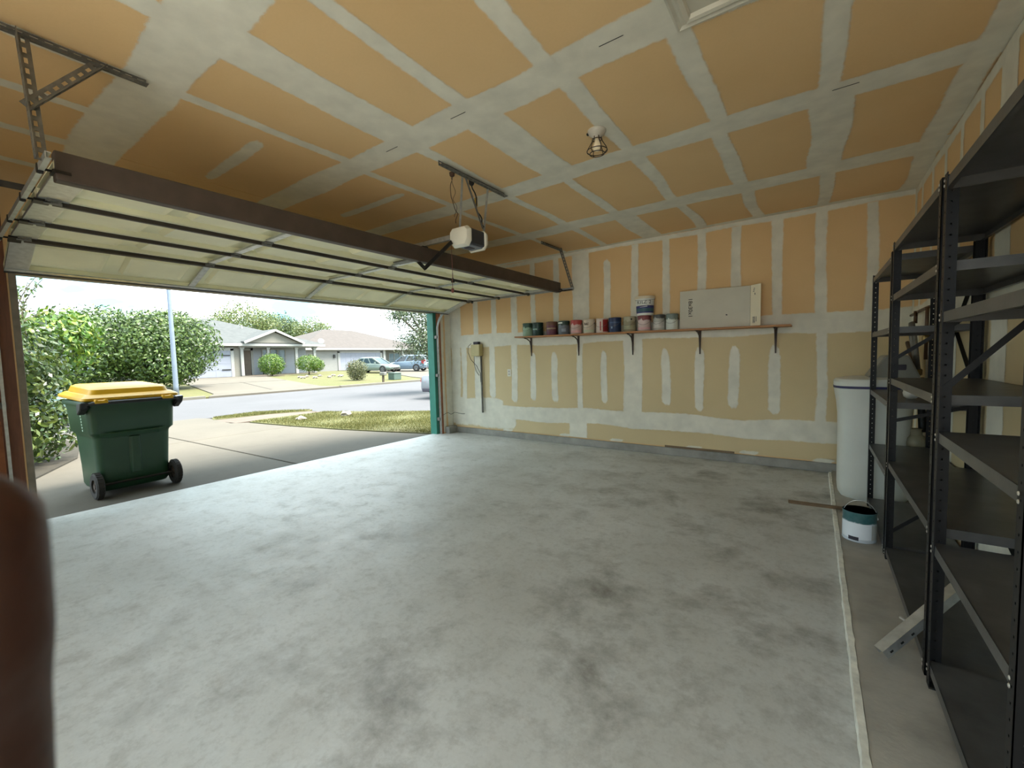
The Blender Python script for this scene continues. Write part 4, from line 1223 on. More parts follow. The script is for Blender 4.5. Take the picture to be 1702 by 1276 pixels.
# ================================================================== shelving units
def rack(label, y0, y1, zs, ztop, x0=0.365, x1=0.735, back=None, sides=()):
    t = thing('shelving_unit', label, 'shelving unit', (x0, y0, 0.03), group=None)
    for x, sx in ((x0, 1), (x1, -1)):
        for y, sy in ((y0, 1), (y1, -1)):
            mb = MB()
            # flange along x then along y
            angle_iron(mb, (x, y, 0.03), (x, y, ztop), w=0.038, th=0.0025, up=(sx, 0, 0), side=1 if sx * sy > 0 else -1, pitch=0.038, hole=0.0065, f0=0.43, f1=0.59)
            p = mb.build('post', m_rack, t)
            MB().box(min(x, x + sx * 0.042), max(x, x + sx * 0.042), min(y, y + sy * 0.042), max(y, y + sy * 0.042), 0.030, 0.036).build('foot', m_black_plastic, p)
    for z in zs:
        mb = MB().box(x0 + 0.004, x1 - 0.004, y0 + 0.004, y1 - 0.004, z - 0.003, z)
        hh = 0.036
        mb.box(x0 + 0.003, x0 + 0.0055, y0 + 0.004, y1 - 0.004, z - hh, z).box(x1 - 0.0055, x1 - 0.003, y0 + 0.004, y1 - 0.004, z - hh, z)
        mb.box(x0 + 0.004, x1 - 0.004, y0 + 0.003, y0 + 0.0055, z - hh, z).box(x0 + 0.004, x1 - 0.004, y1 - 0.0055, y1 - 0.003, z - hh, z)
        mb.box(x0 + 0.004, x0 + 0.018, y0 + 0.004, y1 - 0.004, z - hh, z - hh + 0.002).box(x1 - 0.018, x1 - 0.004, y0 + 0.004, y1 - 0.004, z - hh, z - hh + 0.002)
        s = mb.build('shelf', m_rack_shelf, t)
        bm_ = MB()
        for x in (x0 + 0.001, x1 - 0.001):
            for y in (y0 + 0.02, y1 - 0.02):
                for zz in (z - 0.010, z - 0.028):
                    bm_.lathe([(0.0055, -0.004 if x < 0.5 else 0.004), (0.004, -0.006 if x < 0.5 else 0.006), (0.0, -0.006 if x < 0.5 else 0.006)], 6, (x, y, zz), axis='x')
        bm_.build('bolt', m_bolt, s)
    for (ya, za, yb, zb) in back or ():
        MB().beam((x1 + 0.002, ya, za), (x1 + 0.002, yb, zb), 0.003, 0.020, up=(1, 0, 0)).build('back_brace', m_rack, t)
    for (y, xa, za, xb, zb) in sides:
        MB().beam((xa, y, za), (xb, y, zb), 0.020, 0.003, up=(0, 1, 0)).build('side_brace', m_rack, t)
    return t
rack('near black steel shelving unit, its right posts cut by the frame', 1.335, 2.145, (0.12, 0.575, 0.99, 1.42, 1.885), 1.90,
     back=((1.34, 1.0, 2.14, 1.42), (1.34, 1.42, 2.14, 1.0)), sides=((2.142, 0.37, 1.13, 0.73, 1.56), (2.142, 0.37, 0.50, 0.73, 0.62), (1.338, 0.37, 1.13, 0.73, 1.56)))
rack('middle black steel shelving unit between the near and far units', 2.185, 3.345, (0.09, 0.62, 1.12, 1.605, 1.895), 1.905,
     back=((2.19, 0.15, 3.34, 0.58), (2.19, 0.58, 3.34, 0.15)), sides=((3.342, 0.37, 1.22, 0.73, 1.50), (3.342, 0.37, 0.86, 0.73, 0.97)))
rack('far black steel shelving unit in front of the water softener', 3.385, 4.405, (0.09, 0.535, 0.97, 1.42, 1.845), 1.865,
     back=((3.39, 1.02, 4.40, 1.80), (3.39, 1.80, 4.40, 1.02)), sides=((3.388, 0.37, 0.15, 0.73, 0.5),))

bl = thing('white_ball', 'small white globe lying on a dark rack shelf', 'globe', (0.50, 3.62, 0.9705))
MB().lathe([(0.0, 0.0), (0.020, 0.004), (0.036, 0.018), (0.041, 0.040), (0.036, 0.060), (0.022, 0.076), (0.014, 0.082), (0.013, 0.092), (0.0, 0.092)], 20, (0.50, 3.62, 0.9705)).build('globe', m_white_plastic, bl, smooth=True)

# galvanised channel lying across the bottom shelf
chn = thing('steel_channel', 'short galvanised steel channel propped on the bottom rack shelf', 'channel', (0.24, 2.17, 0.06))
p, q = Vector((0.240, 2.205, 0.060)), Vector((0.51, 2.42, 0.325))
tt = (q - p).normalized()
ss = tt.cross(Vector((0, 0, 1))).normalized()
nn = ss.cross(tt)
def bar(a0, a1, b0, b1, mb):
    c = [p + ss * a0 + nn * b0, p + ss * a1 + nn * b0, p + ss * a1 + nn * b1, p + ss * a0 + nn * b1]
    return mb.hexa(c, [x + (q - p) for x in c])
cm = MB()
bar(-0.020, 0.020, 0.018, 0.0205, cm)
bar(-0.020, -0.0175, -0.018, 0.018, cm)
bar(0.0175, 0.020, -0.018, 0.018, cm)
cm.build('channel_body', m_galv, chn)
for f in (0.03, 0.085, 0.14):
    o_ = p + tt * f + ss * 0.021 - nn * 0.002
    MB().beam(o_ - tt * 0.007, o_ + tt * 0.007, 0.001, 0.008, up=tuple(nn)).build('slot', m_print, chn)
bo = p + tt * 0.17 - ss * 0.022 + nn * 0.006
MB().beam(bo, bo - ss * 0.03, 0.008, 0.008).build('bolt', m_bolt, chn)

# paint pail on the slab
FX, FY = 0.262, 3.585
fp = thing('floor_paint_can', 'open paint can with teal drips and a white label, standing on the raised slab', 'paint can', (FX, FY, 0.03), local=True)
R_, H_ = 0.092, 0.195
MB().lathe([(R_ * 0.97, 0.0), (R_, 0.005), (R_ * 0.98, 0.012), (R_ * 0.98, H_ - 0.014), (R_ * 1.01, H_ - 0.006), (R_, H_)], 32).build('can_body', drips('floor_can_coat', (196, 206, 214), (20, 92, 94), 0.128, 0.012, 0.3), fp, smooth=True, angle=0.5)
MB().lathe([(R_, H_), (R_ * 0.90, H_ - 0.002), (R_ * 0.87, H_ - 0.010), (0.0, H_ - 0.010)], 30).build('lid', simple('dark_lid', (56, 50, 66), 0.35, var=0.4, scale=18), fp, smooth=True, angle=0.6)
MB().lathe([(R_ * 0.982, 0.022), (R_ * 0.984, 0.023), (R_ * 0.984, 0.125), (R_ * 0.982, 0.126)], 28, a0=PI * 0.95, a1=PI * 1.72, cap=False).build('paper_label', simple('can_paper', (226, 232, 238), 0.6, var=0.05), fp, smooth=True)
MB().lathe([(R_ * 0.982, 0.022), (R_ * 0.984, 0.023), (R_ * 0.984, 0.118), (R_ * 0.982, 0.119)], 28, a0=PI * 1.72, a1=PI * 2.25, cap=False).build('paper_label', simple('can_paper_grey', (186, 190, 186), 0.6, var=0.08), fp, smooth=True)
MB().lathe([(R_ * 0.988, 0.012), (R_ * 0.988, 0.036)], 10, a0=PI * 1.27, a1=PI * 1.47, cap=False).build('barcode_patch', m_print_dark, fp)
MB().tube([(R_ * math.cos(a) * 0.98, -0.01, H_ * 0.78 + 0.11 * math.sin(a)) for a in np.linspace(0, PI, 17)], 0.0018, 6).build('wire_handle', m_galv, fp)
for s in (-1, 1):
    MB().lathe([(0.010, 0.0), (0.010, 0.004), (0.003, 0.007)], 10, (s * R_ * 0.97, -0.01, H_ * 0.78), axis='x').build('handle_ear', m_galv, fp)

# stick
sk = MB().beam((-0.155, 4.075, 0.062), (0.30, 4.16, 0.046), 0.030, 0.022).build('wooden_stick', m_stick_wood, None, bevel=0.002)
tag(sk, 'short brown wooden stick on the floor, tip poking past the slab edge', 'stick')
tw = MB().tube([(-0.33, 0.965, 0.006), (-0.31, 0.97, 0.009), (-0.27, 0.985, 0.006), (-0.25, 0.985, 0.005)], [0.0015, 0.003, 0.003, 0.0015], 6).build('twig', m_stick_wood, None)
tag(tw, 'tiny dark twig on the bare concrete floor close to the camera', 'twig')

# ================================================================== wheelie bin on the driveway
m_bin = simple('bin_green', (34, 66, 44), 0.42, var=0.10, scale=3)
m_lid = simple('bin_yellow', (206, 160, 24), 0.38, var=0.05, scale=3)
m_tyre = simple('bin_tyre', (40, 38, 36), 0.8, var=0.2, scale=30)
bn = thing('wheelie_bin', 'dark green wheeled bin with a yellow lid standing on the driveway', 'bin', (0, 0, 0), local=True)
def rr(x0, x1, hy, z, rad=0.07, n=5):
    """rounded rectangle ring, x0..x1 by -hy..hy"""
    out = []
    for (cx, cy, a0) in ((x1 - rad, hy - rad, 0), (x0 + rad, hy - rad, PI / 2), (x0 + rad, -hy + rad, PI), (x1 - rad, -hy + rad, 3 * PI / 2)):
        for j in range(n + 1):
            a = a0 + PI / 2 * j / n
            out.append((cx + rad * math.cos(a), cy + rad * math.sin(a), z))
    return out
body = [rr(-0.62, -0.06, 0.285, 0.05), rr(-0.635, -0.03, 0.30, 0.09), rr(-0.645, -0.02, 0.303, 0.28), rr(-0.67, 0.0, 0.318, 0.60), rr(-0.675, 0.005, 0.322, 0.625),
        rr(-0.705, 0.035, 0.350, 0.66), rr(-0.735, 0.045, 0.362, 0.90), rr(-0.75, 0.05, 0.368, 0.955)]
MB().loft(body).build('bin_body', m_bin, bn, smooth=True, angle=0.7)
MB().loft([rr(-0.765, 0.062, 0.382, 0.945), rr(-0.77, 0.066, 0.386, 0.955), rr(-0.77, 0.066, 0.386, 0.985), rr(-0.76, 0.06, 0.38, 0.995)]).build('rim', m_bin, bn, smooth=True, angle=0.7)
# recessed-looking ribs on the rear face
MB().hexa([(-0.03, -0.055, 0.20), (0.0, -0.04, 0.20), (0.0, 0.04, 0.20), (-0.03, 0.055, 0.20)],
          [(-0.005, -0.055, 0.60), (0.022, -0.03, 0.60), (0.022, 0.03, 0.60), (-0.005, 0.055, 0.60)]).build('rib', m_bin, bn, bevel=0.01, seg=2)
MB().loft([[(0.0, -0.28, 0.615), (0.03, -0.20, 0.60), (0.03, 0.20, 0.60), (0.0, 0.28, 0.615)], [(0.035, -0.28, 0.665), (0.06, -0.20, 0.655), (0.06, 0.20, 0.655), (0.035, 0.28, 0.665)]]).build('rib', m_bin, bn, bevel=0.008)
# handle behind the rim
MB().tube([(0.05, -0.36, 0.93), (0.10, -0.37, 0.965), (0.125, -0.34, 0.975), (0.125, 0.34, 0.975), (0.10, 0.37, 0.965), (0.05, 0.36, 0.93)], 0.018, 10).build('handle_bar', m_black_plastic, bn, smooth=True)
for y in (-0.39, 0.39):
    MB().hexa([(-0.02, y - 0.03, 0.86), (0.09, y - 0.03, 0.92), (0.09, y + 0.03, 0.92), (-0.02, y + 0.03, 0.86)], [(-0.02, y - 0.03, 0.975), (0.13, y - 0.03, 0.99), (0.13, y + 0.03, 0.99), (-0.02, y + 0.03, 0.975)]).build('handle_lug', m_black_plastic, bn, bevel=0.008)
lidr = [rr(-0.815, 0.085, 0.395, 0.997, 0.05), rr(-0.82, 0.09, 0.40, 1.005, 0.05), rr(-0.815, 0.085, 0.396, 1.025, 0.05), rr(-0.77, 0.03, 0.352, 1.055, 0.05)]
lidr = [[(p_[0], p_[1], p_[2] + (0.05 - p_[0]) * 0.035) for p_ in rg] for rg in lidr]
MB().loft(lidr).build('lid', m_lid, bn, smooth=True, angle=0.5)
cap = [rr(-0.755, 0.015, 0.330, 1.050, 0.06), rr(-0.735, -0.01, 0.315, 1.100, 0.06), rr(-0.70, -0.05, 0.285, 1.118, 0.06)]
cap = [[(p_[0], p_[1], p_[2] + (0.05 - p_[0]) * 0.05) for p_ in rg] for rg in cap]
MB().loft(cap).build('lid_dome', m_lid, bn, smooth=True, angle=0.5)
for y in (-0.27, 0.27):
    MB().box(0.05, 0.145, y - 0.045, y - 0.025, 0.975, 1.012).box(0.05, 0.145, y + 0.025, y + 0.045, 0.975, 1.012).tube([(0.125, y - 0.05, 0.985), (0.125, y + 0.05, 0.985)], 0.022, 10).build('lid_hinge', m_lid, bn, bevel=0.003)
for y, s in ((-0.325, -1), (0.325, 1)):
    w = MB().lathe([(0.07, -0.03), (0.118, -0.032), (0.132, -0.02), (0.134, 0.0), (0.132, 0.02), (0.118, 0.032), (0.07, 0.03), (0.07, -0.03)], 26, (0.02, y, 0.134), axis='y', cap=False).build('wheel', m_tyre, bn, smooth=True, angle=0.5)
    MB().lathe([(0.0, -0.020), (0.028, -0.026), (0.030, -0.012), (0.075, -0.014), (0.075, 0.014), (0.030, 0.012), (0.028, 0.026), (0.0, 0.020)], 20, (0.02, y, 0.134), axis='y').build('hub', m_strut, w, smooth=True, angle=0.4)
    tr_ = MB()
    for j in range(26):
        a = 2 * PI * j / 26
        c_ = Vector((0.02 + math.cos(a) * 0.134, y, 0.134 + math.sin(a) * 0.134))
        tr_.beam(c_ - Vector((0, 0.022, 0)), c_ + Vector((0, 0.022, 0)), 0.014, 0.006, up=(math.cos(a), 0, math.sin(a)))
    tr_.build('tread', m_tyre, w)
MB().tube([(0.02, -0.30, 0.134), (0.02, 0.30, 0.134)], 0.013, 10).build('axle', m_dark_steel, bn)
mk = MB()
for k, z in enumerate((0.83, 0.80, 0.77, 0.74, 0.71, 0.68)):
    mk.box(-0.20, -0.20 + 0.03, -0.3625 + (0.83 - z) * 0.05, -0.3605 + (0.83 - z) * 0.05, z, z + 0.018)
mk.build('moulded_mark', simple('bin_mark', (150, 176, 156), 0.5), bn)
bn.location = (-5.90, 1.30, -0.022)
bn.rotation_euler = (0, 0, math.radians(3))

# ================================================================== hand at the lens: a finger reaches over the edge of the view
def hand():
    root = thing('hand', 'blurred dark fingertip of a hand held against the camera at the lower left edge', 'hand', (0.0, 0.0, 1.30), YAW, local=True)
    S = 20.0
    V, Ed, Rd = [], [], []
    def chain(pts, rad, root_i=None):
        prev = root_i
        for p, rr_ in zip(pts, rad):
            V.append(Vector(p) * S)
            Rd.append(rr_ * S)
            if prev is not None:
                Ed.append((prev, len(V) - 1))
            prev = len(V) - 1
        return prev
    # local frame: x to the right, y forward, z up; the index finger stands upright just left of the lens
    ix, iy = -0.0690, 0.050
    chain([(ix - 0.022, iy - 0.012, -0.150)], [0.019])                                    # palm
    chain([(ix - 0.026, iy - 0.030, -0.190), (ix - 0.036, iy - 0.075, -0.230), (ix - 0.05, iy - 0.16, -0.285), (ix - 0.065, iy - 0.25, -0.335)], [0.020, 0.020, 0.026, 0.033], 0)
    chain([(ix - 0.012, iy - 0.004, -0.116), (ix - 0.0062, iy + 0.001, -0.082), (ix - 0.0042, iy + 0.001, -0.060), (ix - 0.0026, iy + 0.001, -0.044), (ix - 0.0006, iy, -0.034), (ix + 0.0006, iy, -0.0202)],
          [0.0115, 0.0096, 0.0090, 0.0085, 0.0089, 0.0083], 0)
    for k, (dx, dz) in enumerate(((-0.022, 0.000), (-0.042, -0.006), (-0.060, -0.018))):
        chain([(ix + dx - 0.006, iy - 0.012, -0.116 + dz), (ix + dx - 0.004, iy - 0.002, -0.094 + dz), (ix + dx - 0.004, iy + 0.002, -0.070 + dz), (ix + dx - 0.004, iy - 0.004, -0.054 + dz)],
              [0.0110, 0.0090, 0.0082, 0.0074], 0)
    chain([(ix - 0.006, iy - 0.050, -0.142), (ix + 0.008, iy - 0.078, -0.122), (ix + 0.014, iy - 0.082, -0.098)], [0.0125, 0.0105, 0.0088], 0)
    mb = MB()
    for a_, b_ in Ed:
        p_, q_ = V[a_], V[b_]
        n_ = max(2, int((q_ - p_).length / 0.06))
        mb.tube([p_.lerp(q_, k / n_) for k in range(n_ + 1)], [Rd[a_] + (Rd[b_] - Rd[a_]) * k / n_ for k in range(n_ + 1)], 16)
    for p_, rr_ in zip(V, Rd):
        mb.lathe([(rr_ * math.sin(t_), -rr_ * math.cos(t_)) for t_ in np.linspace(0, PI, 11)], 16, p_, cap=False)
    o = mb.build('hand_cage', m_skin)
    rm_ = o.modifiers.new('remesh', 'REMESH')
    rm_.mode = 'VOXEL'
    rm_.voxel_size = 0.022
    sm_ = o.modifiers.new('smooth', 'SMOOTH')
    sm_.iterations = 4
    dg = bpy.context.evaluated_depsgraph_get()
    m2 = bpy.data.meshes.new_from_object(o.evaluated_get(dg))
    bpy.data.objects.remove(o)
    m2.transform(Matrix.Scale(1 / S, 4))
    m2.materials.clear()
    m2.materials.append(m_skin)
    m2.name = 'skin'
    for p_ in m2.polygons:
        p_.use_smooth = True
    b = bpy.data.objects.new('skin', m2)
    COL.objects.link(b)
    b.parent = root
    nl = MB()
    rings = []
    for z, w in ((-0.026, 0.0046), (-0.020, 0.0050), (-0.0165, 0.0042), (-0.0148, 0.0022)):
        rings.append([(ix + 0.0004 + w * math.cos(a), iy + math.sqrt(0.0085 ** 2 - (w * math.cos(a)) ** 2) - 0.0004 + 0.0005 * math.sin(a), z - 0.002) for a in np.linspace(0, 2 * PI, 13)[:-1]])
    nl.loft(rings)
    n_ = nl.build('fingernail', m_nail, root, smooth=True)
hand()

# ================================================================== trees and shrubs
def trunk(parent, pts, rads, name='trunk'):
    return MB().tube(pts, rads, 8).build(name, m_bark, parent, smooth=True)

def branchy(parent, base, hub, tips, r0):
    mb = MB()
    mb.tube([base, hub], [r0, r0 * 0.7], 7)
    for tp in tips:
        mid = Vector(hub).lerp(Vector(tp), 0.5) + Vector(rng.normal(size=3)) * 0.08
        mb.tube([hub, mid, tp], [r0 * 0.55, r0 * 0.35, r0 * 0.12], 6)
    return mb.build('branch', m_bark, parent, smooth=True)

# broad leaved bush beside the left jamb
bsh = thing('laurel_bush', 'tall broad leaved bush crowding the left jamb with sprigs against the sky', 'bush', (-9.0, 0.35, 0.0))
BL = [(-9.1, 0.30, 0.85, 1.05, 0.92, 0.95), (-8.7, 0.20, 1.45, 1.0, 0.95, 0.75), (-9.6, 0.45, 1.35, 0.95, 0.95, 0.85), (-8.4, 0.1, 0.55, 0.75, 0.75, 0.6), (-8.9, 0.0, 2.0, 0.7, 0.85, 0.45), (-9.0, 0.80, 0.70, 0.65, 0.58, 0.72), (-9.2, 0.75, 1.45, 0.65, 0.60, 0.60), (-8.25, 0.52, 0.42, 0.55, 0.42, 0.44), (-8.8, 0.88, 0.42, 0.55, 0.46, 0.46)]
tips = [(b[0], b[1], b[2] + 0.3) for b in BL]
for j in range(4):
    branchy(bsh, (-9.0 + 0.12 * j, 0.3 - 0.08 * j, 0.0), (-9.05 + 0.2 * j, 0.32 - 0.1 * j, 0.6), [tips[j], tips[(j + 1) % 5]], 0.04)
foliage('foliage', BL, 17000, 0.085, m_leaf_bush, bsh, 0.5, 0.6, 0.03)
# sprigs: shoots with pinnate leaves rising above the mass
spr = []
for j in range(46):
    bx_, by_ = rng.uniform(-9.6, -8.0), rng.uniform(-0.35, 1.0)
    z0_ = rng.uniform(1.7, 2.2)
    hh_ = rng.uniform(0.25, 0.75)
    lean = rng.normal(size=2) * 0.25
    mbs = [(bx_ + lean[0] * t_ ** 1.5, by_ + lean[1] * t_ ** 1.5, z0_ + hh_ * t_) for t_ in np.linspace(0, 1, 8)]
    spr.append(mbs)
sp = MB()
LP, LN = [], []
for s_ in spr:
    sp.tube(s_, [0.006] * 4 + [0.004] * 4, 5)
    for p_ in s_[1:]:
        for k in range(3):
            LP.append(np.array(p_) + rng.normal(size=3) * 0.035)
            LN.append(rng.normal(size=3))
sp.build('shoot', m_bark, bsh)
LP, LN = np.array(LP), np.array(LN)
LN /= np.linalg.norm(LN, axis=1, keepdims=True)
so_ = np_mesh('shoot_leaves', leaf_quads(LP, LN, 0.095, 0.35), None, m_leaf_bush, bsh, rng.uniform(0.2, 1, len(LP)), ORG[bsh.name])
so_['kind'] = 'stuff'
# the leaves that show largest, one by one, with a folded midrib
lf_meshes = []
for v_ in range(6):
    tint = rng.uniform(0.25, 1.0)
    vs = [(-0.5, 0, 0), (-0.2, 0.20, 0.05), (0.15, 0.22, 0.05), (0.5, 0, -0.06), (0.15, -0.22, 0.05), (-0.2, -0.20, 0.05), (-0.2, 0, 0.0), (0.15, 0, 0.0)]
    me_ = bpy.data.meshes.new('leaf')
    me_.from_pydata(vs, [], [(0, 6, 1), (1, 6, 7, 2), (2, 7, 3), (0, 5, 6), (5, 4, 7, 6), (4, 3, 7)])
    me_.attributes.new('tint', 'FLOAT', 'POINT').data.foreach_set('value', np.full(8, tint, np.float32))
    me_.materials.append(m_leaf_bush)
    lf_meshes.append(me_)
P_, N_, _ = blob_points(BL, 2600, 0.12)
view = np.array([-9.0, 0.35, 1.2]) - np.array([0, 0, 1.3])
front = ((N_ * (-view)).sum(1) > 0) & (P_[:, 2] > 0.08) & (P_[:, 0] > -9.3) & (P_[:, 1] > 0.45)
P_, N_ = P_[front][:290], N_[front][:290]
for k in range(len(P_)):
    o = bpy.data.objects.new('leaf', lf_meshes[k % 6])
    COL.objects.link(o)
    o.parent = bsh
    o.location = Vector(P_[k]) - ORG[bsh.name]
    q_ = Vector(N_[k]).to_track_quat('Z', 'Y')
    o.rotation_mode = 'QUATERNION'
    o.rotation_quaternion = q_ @ Euler((0, 0.2, rng.uniform(0, 6.28))).to_quaternion()
    s_ = rng.uniform(0.09, 0.15)
    o.scale = (s_, s_, s_)

def plant(name, label, cat, blobs, n, size, mat, base, r0, group=None, shell=0.35, aspect=0.5, zmin=None):
    t = thing(name, label, cat, base, 0, group)
    c = np.array(blobs)
    hub = Vector(base) + Vector((0, 0, max(0.15, (c[:, 2] - c[:, 5] * 0.6).min() - base[2])))
    branchy(t, base, hub, [tuple(b[:3]) for b in blobs], r0)
    foliage('foliage', blobs, n, size, mat, t, aspect, shell, zmin)
    return t

# second, brighter shrub behind the bush, by the bin
plant('young_shrub', 'bright yellow green shrub rising behind the wheelie bin', 'shrub',
      [(-11.2, 1.35, 1.75, 0.8, 0.7, 0.60), (-11.4, 1.6, 1.95, 0.65, 0.55, 0.45)], 5200, 0.10, m_leaf_shrub, (-11.2, 1.3, 0.0), 0.05, shell=0.6)
# big round tree across the road
plant('round_tree', 'large round leafy tree across the road behind the lamp post', 'tree',
      [(-27.5, 6.7, 2.3, 2.6, 2.1, 1.8), (-26.8, 8.0, 2.35, 2.0, 1.75, 1.65), (-28.0, 5.2, 2.5, 2.2, 1.8, 1.7), (-26.6, 7.2, 1.25, 1.9, 1.6, 1.0), (-27.3, 4.3, 1.7, 2.0, 1.7, 1.5), (-27.0, 7.6, 3.1, 1.5, 1.35, 1.1)],
      30000, 0.17, m_leaf_ball, (-27.2, 6.5, terr(-27.2)), 0.22, shell=0.30, zmin=0.3)
plant('dark_hedge', 'dark hedge low behind the round tree', 'hedge', [(-34, 3.0, 1.2, 1.5, 2.4, 1.3), (-35, 0.8, 1.4, 1.5, 2.2, 1.5), (-34, 5.4, 0.8, 1.2, 1.6, 1.0)], 6000, 0.2, m_leaf_oak, (-34, 3.0, terr(-34)), 0.15, zmin=0.15)
# clipped shrubs in front of the far house
def far(px_, y_, x_):
    return (x_, y_, terr(x_))
for lb, x, y, rx, rz, mt in (
        ('clipped round shrub by the porch window of the grey house', -34.0, 15.85, 0.86, 0.80, m_leaf_shrub),
        ('wider clipped shrub at the porch corner of the grey house', -33.6, 18.55, 0.95, 0.66, m_leaf_shrub)):
    z = terr(x)
    extra = [(x, y + 0.75, z + 0.75, 0.6, 0.55, 0.5)] if rx > 0.9 else []
    plant('clipped_shrub', lb, 'shrub', [(x, y, z + 0.92, rx, rx, rz)] + extra, 5200, 0.10, mt, (x, y, z), 0.06, 'clipped shrubs in front of the grey house', shell=0.2)
plant('dusty_shrub', 'loose grey green shrub at the far kerb by the parked cars', 'shrub', [(-24.2, 16.55, 0.85, 0.72, 0.68, 0.55), (-24.2, 16.6, 0.42, 0.6, 0.55, 0.35)], 4200, 0.085, m_leaf_dry, (-24.2, 16.55, terr(-24.2)), 0.04, shell=0.5)
plant('thin_sapling', 'thin sapling at the blue corner wall of the second house', 'sapling', [(-38.5, 21.6, 1.5, 0.45, 0.45, 0.7)], 380, 0.11, m_leaf_far, (-38.5, 21.6, terr(-38)), 0.035, shell=0.8)
# tree at the right of the opening
plant('street_tree', 'grey green tree hanging over the lawn beside the teal jamb', 'tree',
      [(-13.0, 12.4, 2.5, 1.5, 1.45, 1.15), (-12.6, 11.6, 1.9, 1.1, 1.0, 0.75), (-13.2, 11.5, 3.3, 1.0, 1.0, 0.7), (-12.8, 12.8, 1.55, 1.2, 1.1, 0.75), (-12.6, 13.2, 3.2, 1.5, 1.4, 1.2), (-12.9, 10.75, 3.0, 0.6, 0.55, 0.35)],
      15000, 0.10, m_leaf_oak, (-12.9, 13.0, -0.06), 0.16, shell=0.75, aspect=0.42)
# trees behind the houses
for k, (lb, x, y, z, rx, rz, n) in enumerate((
        ('pale green tree behind the roof of the grey house', -54.0, 22.2, 6.0, 3.1, 2.6, 9000),
        ('darker tree right of it above the porch gable', -53.0, 25.8, 5.3, 2.4, 2.1, 8000),
        ('thin bare topped tree left of the grey roof peak', -56.0, 19.8, 5.4, 2.0, 2.0, 1500),
        ('yellow green tree peeping over the second house roof', -62.0, 35.2, 6.5, 2.6, 1.7, 4000),
        ('distant tree far left beyond the round tree', -52.0, 8.0, 4.0, 3.2, 2.6, 4000),
        ('distant tree beyond the street tree at the right', -60.0, 54.0, 3.6, 4.0, 3.2, 4200))):
    f_ = (-66.0, -82.0, -96.0, -70.0, -64.0, -100.0)[k] / x
    x, y, z, rx, rz = x * f_, y * f_, 1.3 + (z - 1.3) * f_, rx * f_, rz * f_
    plant('distant_tree', lb, 'tree', [(x, y, z, rx, rx, rz), (x + 0.6, y + rx * 0.6, z - 0.6, rx * 0.7, rx * 0.7, rz * 0.8), (x, y - rx * 0.6, z - 0.7, rx * 0.6, rx * 0.6, rz * 0.7)],
          n, 0.26 * f_, m_leaf_far if k in (0, 2, 3) else m_leaf_hedge, (x, y, terr(x)), 0.2, 'trees beyond the houses', shell=0.5)

# stones on the lawn and in the far bed
m_rock = simple('pale_rock', (118, 112, 102), 0.9, var=0.2, scale=12, bump=0.4)
def rock(lb, x, y, z, r_, grp):
    bm = bmesh.new()
    bmesh.ops.create_icosphere(bm, subdivisions=2, radius=r_)
    for v in bm.verts:
        v.co *= 1 + 0.25 * math.sin(v.co.x * 40 + v.co.y * 31 + x * 9)
        v.co.z *= 0.55
    me = bpy.data.meshes.new('rock')
    bm.to_mesh(me)
    bm.free()
    o = link('rock', me, m_rock, loc=(x, y, z))
    tag(o, lb, 'rock', grp)
rock('pale rock on the near lawn, left of two', -9.6, 5.05, 0.02, 0.11, None)
rock('pale rock on the near lawn, right of two', -9.25, 5.98, 0.03, 0.14, None)
for k in range(9):
    a = 2 * PI * k / 9
    x, y = -29.5 + 1.1 * math.cos(a), 17.2 + 1.5 * math.sin(a)
    rock('small pale edging stone of the ring bed on the far lawn', x, y, terr(x) + 0.05, 0.16, 'edging stones of the ring bed on the far lawn')

# lamp post across the road
lp = thing('lamp_post', 'tall tapered grey blue lamp post at the far kerb', 'lamp post', (-22.4, 6.42, terr(-22.4)))
zb = terr(-22.4)
m_post = simple('post_steel', (111, 121, 135), 0.45, 0.3, var=0.08)
MB().lathe([(0.10, 0.0), (0.095, 0.4), (0.055, 8.0), (0.05, 8.1)], 16, (-22.4, 6.42, zb)).build('pole', m_post, lp, smooth=True)
MB().box(-22.56, -22.24, 6.26, 6.58, zb - 0.02, zb + 0.02).build('base_plate', m_post, lp, bevel=0.01)
MB().tube([(-22.4, 6.42, zb + 8.0), (-21.6, 6.42, zb + 8.5), (-20.6, 6.42, zb + 8.6)], 0.035, 8).build('arm', m_post, lp, smooth=True)
MB().box(-20.9, -20.2, 6.30, 6.54, zb + 8.5, zb + 8.62).build('lamp_head', m_post, lp, bevel=0.03)

# ================================================================== houses across the road
m_siding = None
def siding(name, col):
    t = NT(name)
    v = t.pos()
    sep = t.n('ShaderNodeSeparateXYZ')
    t.l(v, sep.inputs[0])
    saw = t.math('FRACT', t.math('MULTIPLY', sep.outputs['Z'], 6.0))
    c = lin(col)
    f = t.noise(v, 1.2, 4)
    t.base(t.ramp(f, [(0.3, tuple(x * 0.92 for x in c)), (0.7, c)]))
    t.bump(saw, 0.5, 0.02)
    t.set(Roughness=0.8)
    return t.m
m_sid_a = siding('grey_siding', (123, 120, 111))
m_sid_blue = siding('cool_grey_siding', (150, 154, 160))
m_sid_b = siding('pale_grey_siding', (132, 132, 129))
m_trimw = simple('house_white_trim', (144, 144, 140), 0.7, var=0.05)
m_roof_a = simple('grey_shingles', (63, 66, 66), 0.95, var=0.16, scale=3, bump=0.6, bscale=12, obj=False)
m_roof_b = simple('brown_grey_shingles', (68, 63, 60), 0.95, var=0.14, scale=3, bump=0.6, bscale=12, obj=False)
m_gdoor = simple('house_garage_door', (127, 131, 142), 0.6, var=0.05)
m_glass = simple('window_glass', (110, 122, 128), 0.12, var=0.3, scale=1.5)
m_front = simple('front_door_tan', (92, 80, 67), 0.6, var=0.1)

